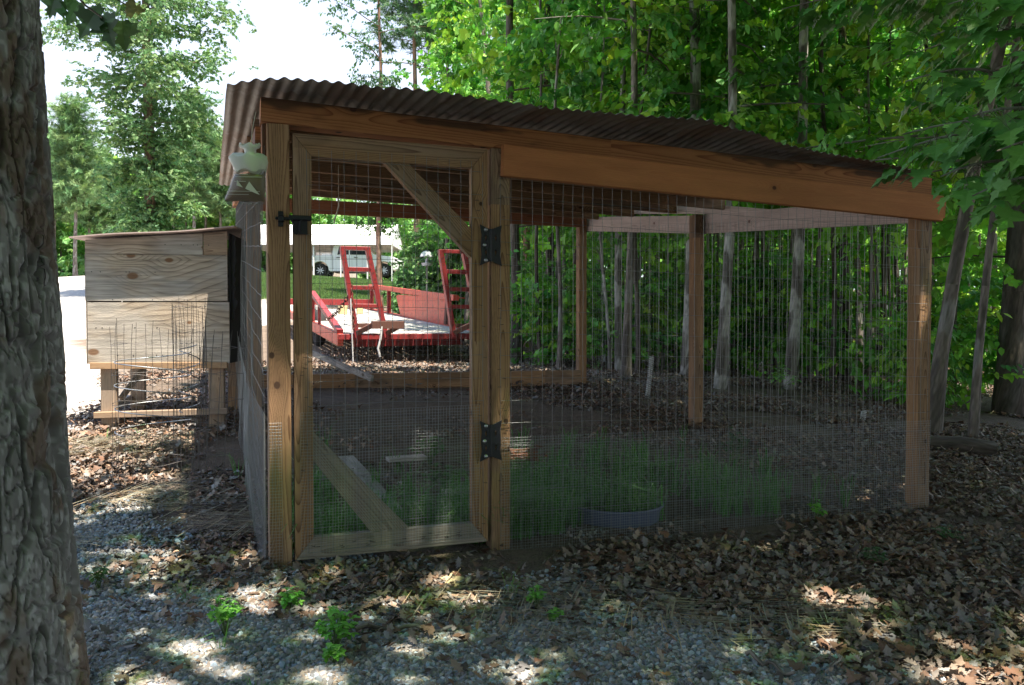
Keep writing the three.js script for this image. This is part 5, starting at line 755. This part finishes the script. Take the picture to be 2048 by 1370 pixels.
// ------------------------------------------------------------------ weeds and small things
function weed(px, py, pw, ph, label, seed, opt = {}) {
  const d = (() => { let Z = 3; for (let i = 0; i < 30; i++) { const p = at(px, py, Z); Z += (p.y - groundY(p.x, Z)) * 1.5; Z = clamp(Z, 1.2, 12); } return Z; })(), f = G(at(px, py, d).x, d), g = thing('weed', f, 0, label, 'weed', opt.group), r = rng(seed), k = d / FOC, H = ph * k, W = pw * k, stem = new MB(), lf = new MB(), col = opt.col ?? [0.2, 0.52, 0.06];
  for (let i = 0; i < (opt.n ?? 16); i++) { const a = i * 2.4 + r(), q = Math.sqrt((i + 0.5) / (opt.n ?? 16)), tip = V(Math.cos(a) * W / 2 * q, H * (0.4 + 0.6 * (1 - 0.7 * q * q)) * (0.75 + 0.35 * r()), Math.sin(a) * W / 2 * q), mid = tip.clone().multiplyScalar(0.5).add(V(0, H * 0.1, 0));
    stem.tube([V(0, 0, 0), mid, tip], 0.0013, 3);
    for (let j = 0; j < 7; j++) { const c = j < 4 ? tip : mid.clone().lerp(tip, 0.2 + 0.2 * (j - 4)), yaw = j * 2.1 + r(); lf.color(tint(r, col, 0.5)); leafInto(lf, 'star', M4(c.clone().add(V(0.004 * (r() - 0.5), 0, 0.004 * (r() - 0.5))), EQ(yaw, 0.6 * (r() - 0.5), 0.2 - 0.6 * r()), (opt.leaf ?? 0.021) * (0.7 + 0.6 * r())), 0.2, 0.15); } }
  part('stem', stem, std({ color: C(0.1, 0.16, 0.05) }), g); part('foliage', lf, M.leaf, g);
}
weed(450, 1275, 66, 80, 'bright green lobed weed in gravel below the pen corner post', 1, { n: 18 });
weed(672, 1300, 90, 84, 'largest bright green weed, spreading in the gravel before the door', 2, { n: 30 });
weed(668, 1330, 44, 44, 'small green weed growing just below the largest weed', 22, { n: 10 });
weed(580, 1225, 52, 52, 'small green weed between gravel and leaves before the door left stile', 3, { n: 14 });
weed(197, 1185, 34, 60, 'thin weed in the gravel beside the big trunk', 4, { n: 8, col: [0.09, 0.2, 0.04] });
weed(1072, 1218, 34, 48, 'small clover-like weed in the leaves right of the tan star leaf', 5, { n: 10 });
weed(1108, 1245, 28, 30, 'tiny weed at the gravel edge right of the clover-like one', 6, { n: 7 });
weed(1632, 1045, 30, 50, 'lone bright green seedling against the mesh bottom at the right', 7, { n: 9 });
weed(1195, 752, 22, 34, 'light green seedling on the bank behind the pen rear post', 8, { n: 9, col: [0.16, 0.36, 0.06] });
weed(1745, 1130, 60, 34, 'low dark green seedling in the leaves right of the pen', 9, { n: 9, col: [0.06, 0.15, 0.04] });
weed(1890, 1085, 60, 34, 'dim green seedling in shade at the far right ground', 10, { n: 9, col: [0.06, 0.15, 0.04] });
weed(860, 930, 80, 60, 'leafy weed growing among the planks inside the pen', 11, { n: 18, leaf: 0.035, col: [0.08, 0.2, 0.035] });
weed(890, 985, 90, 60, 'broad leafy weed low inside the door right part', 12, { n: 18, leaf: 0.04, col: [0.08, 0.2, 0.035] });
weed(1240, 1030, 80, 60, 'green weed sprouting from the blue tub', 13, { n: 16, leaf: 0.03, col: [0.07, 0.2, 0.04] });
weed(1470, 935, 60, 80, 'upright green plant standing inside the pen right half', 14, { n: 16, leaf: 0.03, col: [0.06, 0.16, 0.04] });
weed(1560, 790, 70, 60, 'green seedling on the forest floor at the leaning trunk', 15, { n: 14, leaf: 0.05 });
weed(1270, 720, 110, 70, 'spreading green forest plant left of the pale coil', 16, { n: 20, leaf: 0.06, col: [0.06, 0.16, 0.045] });
{
  const soak = (px, py, Z0 = 3) => { let Z = Z0; for (let i = 0; i < 40; i++) { const p = at(px, py, Z); Z = clamp(Z + (p.y - groundY(p.x, Z)) * 1.5, 1.2, 30); } return G(at(px, py, Z).x, Z); };
  { // tan star-shaped leaf
    const p = soak(905, 1172), mb = new MB(), r = rng(6); for (let i = 0; i < 5; i++) leafInto(mb, 'ovate', M4(V(0, 0.02, 0), EQ(i * 1.257 + 0.3, 0.2 * (r() - 0.5), -0.05), 0.052), 0.1, 0.05);
    mb.tube([V(0, 0.02, 0), V(0.03, 0.03, -0.05)], 0.0012, 3); const q = thing('fallen_leaf', p.add(V(0, 0.012, 0)), 0, 'pale tan star-shaped fallen leaf lying before the door', 'leaf'); q.rotation.x = 0.5; part('leaf_blade', mb, std({ color: C(0.42, 0.36, 0.2), side: THREE.DoubleSide }), q); }
  const stick = (label, a, b, rad, mat, wob = 0.01) => { const A = soak(...a), B = soak(...b), pts = []; for (let i = 0; i <= 8; i++) { const p = A.clone().lerp(B, i / 8); p.y += rad + 0.015 + wob * Math.sin(i * 1.7); p.z += wob * Math.cos(i * 2.1); pts.push(p); } tag(part('stick', new MB().tube(pts, (u) => rad * (1 - 0.4 * u), 7, true), mat), label, 'stick'); };
  stick('grey-brown stick lying across the gravel right of the largest weed', [712, 1270], [905, 1272], 0.009, M.barkGrey);
  stick('thin pale stick in the leaves at the bottom right of the gravel', [1490, 1320], [1590, 1368], 0.008, M.barkGrey);
  stick('short pale stick on the dark leaves right of centre', [1553, 1195], [1585, 1172], 0.005, M.grey);
  stick('pale dead branch lying on the forest floor behind the pen', [1300, 668, 11], [1345, 705, 11], 0.02, M.barkPale, 0.03);
  stick('pale stick in the sunlit leaves before the wire cages', [270, 940, 4.4], [330, 915, 4.6], 0.006, M.grey);
  // planks inside the pen
  const plank = (label, a, b, w, th, mat, dy = 0.03) => { const A = soak(...a), B = soak(...b); A.y += dy; B.y += dy; const m = part('loose_plank', new MB().plank(A, B, th, w, V(0, 1, 0), 0.003), mat); tag(m, label, 'plank'); };
  plank('weathered grey plank lying inside the pen behind the lower door brace', [800, 1052, 3.6], [690, 925, 4.3], 0.11, 0.025, M.grey);
  plank('short grey board lying flat inside the pen among the weeds', [775, 945, 4], [850, 940, 4.1], 0.09, 0.025, M.grey, 0.08);
  plank('dim grey board lying at the foot of the door right stile inside', [890, 1005, 3.8], [1000, 990, 4.0], 0.09, 0.03, M.grey, 0.05);
  { const A = at(622, 705, 7.4), B = at(744, 757, 6.6); tag(part('leaning_pole', new MB().plank(A, B, 0.05, 0.03, V(0, 1, 0), 0.003), M.grey), 'grey pole slanting across the back of the pen behind the door', 'pole'); }
  // blue tub
  const tp = soak(1232, 1035, 4), tub = thing('tub', tp.add(V(0, -0.075, 0)), 0, 'dull blue-grey round plastic tub half hidden in grass inside the pen', 'tub'), tm = std({ color: C(0.1, 0.125, 0.2), roughness: 0.5 }), pr = []; for (const [x, y] of [[0, 0], [0.2, 0], [0.215, 0.02], [0.235, 0.14], [0.25, 0.15], [0.25, 0.16], [0.238, 0.16], [0.225, 0.15], [0.205, 0.03], [0, 0.03]]) pr.push(new THREE.Vector2(x, y)); part('bowl', new THREE.LatheGeometry(pr, 36), tm, tub); part('soil', new THREE.CylinderGeometry(0.215, 0.21, 0.02, 30).translate(0, 0.1, 0), std({ color: C(0.05, 0.035, 0.025), map: soilTex }), tub);
  // pale coil standing behind the pen side
  const coil = (label, px0, py0, px1, py1, Z, R, n, mat) => { const A = at(px0, py0, Z), B = at(px1, py1, Z); A.y = Math.min(A.y, groundY(A.x, Z) + 0.05); const d = B.clone().sub(A), pts = []; for (let i = 0; i <= n * 10; i++) { const a = i / 10 * 2 * Math.PI; pts.push(A.clone().addScaledVector(d, i / (n * 10)).add(V(Math.cos(a) * R, 0, Math.sin(a) * R))); } tag(part('wire_coil', new MB().tube(pts, 0.006, 4), mat), label, 'coil'); };
  const cm = std({ color: C(0.55, 0.56, 0.55), roughness: 0.5 });
  coil('pale close-wound coil standing upright behind the pen, left of its mid post', 1294, 800, 1304, 712, 8.0, 0.02, 22, cm); coil('short dull coil standing in the leaves behind the pen right corner', 1722, 862, 1728, 822, 7.4, 0.022, 12, cm);
  // sawn log
  const lp = soak(1028, 698, 12), log = thing('log', lp.add(V(0, 0.17, 0)), 0.5, 'sawn log lying on its side behind the hinge post', 'log'); const lm = new MB().tube([V(-0.0, 0, 0.1), V(-0.5, 0, -0.6), V(-0.9, 0.02, -1.2)], 0.16, 18, false); part('bark', lm, M.barkGrey, log); const ec = new THREE.CircleGeometry(0.158, 20); ec.rotateY(0.62); ec.translate(0, 0, 0.101); part('cut_end', ec, std({ color: C(0.32, 0.17, 0.09), map: wood(99, 0.4, 0.4, 128, 128, [0.5, 0.4, 0.3], [0.3, 0.2, 0.12], [0.2, 0.1, 0.05], {}) }), log);
  // pale stones at the right, fallen log in the shade
  const rock = (label, px, py, sx, sy, sz, col, seed, Z0) => { const p = soak(px, py, Z0 ?? 4), g = new THREE.IcosahedronGeometry(1, 3), P = g.attributes.position; for (let i = 0; i < P.count; i++) { const v = V(P.getX(i), P.getY(i), P.getZ(i)), k = 0.8 + 0.4 * fbm(v.x * 1.5 + seed, v.y * 1.5 + v.z * 1.3, seed); P.setXYZ(i, v.x * k * sx, v.y * k * sy, v.z * k * sz); } g.computeVertexNormals(); const m = part('stone', g, std({ color: C(...col), bumpMap: soilBump, bumpScale: 0.01, map: soilTex })); m.position.copy(p); m.rotation.y = -0.4; tag(m, label, 'stone'); };
  rock('long pale stone at the right edge beyond the leaves', 2012, 985, 0.11, 0.04, 0.06, [0.6, 0.56, 0.5], 3); rock('small pale blue-grey stone right of the pen on bare soil', 1838, 1115, 0.045, 0.018, 0.03, [0.5, 0.6, 0.62], 5); rock('small pale stone in shade by the fallen log', 1980, 930, 0.05, 0.03, 0.04, [0.5, 0.48, 0.44], 7);
  const fa = soak(1875, 905, 6), fb = soak(1960, 915, 6); tag(part('fallen_log', new MB().tube([fa.clone().add(V(-0.1, 0.06, 0)), fa.clone().lerp(fb, 0.5).add(V(0, 0.08, 0)), fb.clone().add(V(0.1, 0.06, 0))], 0.07, 14, true), M.barkDark), 'dark rotting log lying in the shade right of the pen corner post', 'log');
  // dry weed caught on the mesh by the hinge post
  const cb = new MB(), r = rng(12); for (let i = 0; i < 26; i++) { const a = at(1003 + 20 * r(), 895 + 30 * r(), 3.62), b = at(1030 + 60 * r(), 885 + 40 * r(), 3.68); cb.color(tint(r, [0.2, 0.09, 0.05], 0.5)); cb.tube([a, a.clone().lerp(b, 0.5).add(V(0, 0.02 * (r() - 0.5), 0)), b], 0.0016, 3); leafInto(cb, 'oak', M4(b, EQ(r() * 6.28, r(), r()), 0.035), 0.4, 0.4); }
  tag(part('dead_sprig', cb, std({ color: C(1, 1, 1), vertexColors: true, side: THREE.DoubleSide })), 'withered red-brown sprig caught in the mesh right of the lower hinge', 'dead plant');
}
scene.updateMatrixWorld(true);
renderer.render(scene, camera);
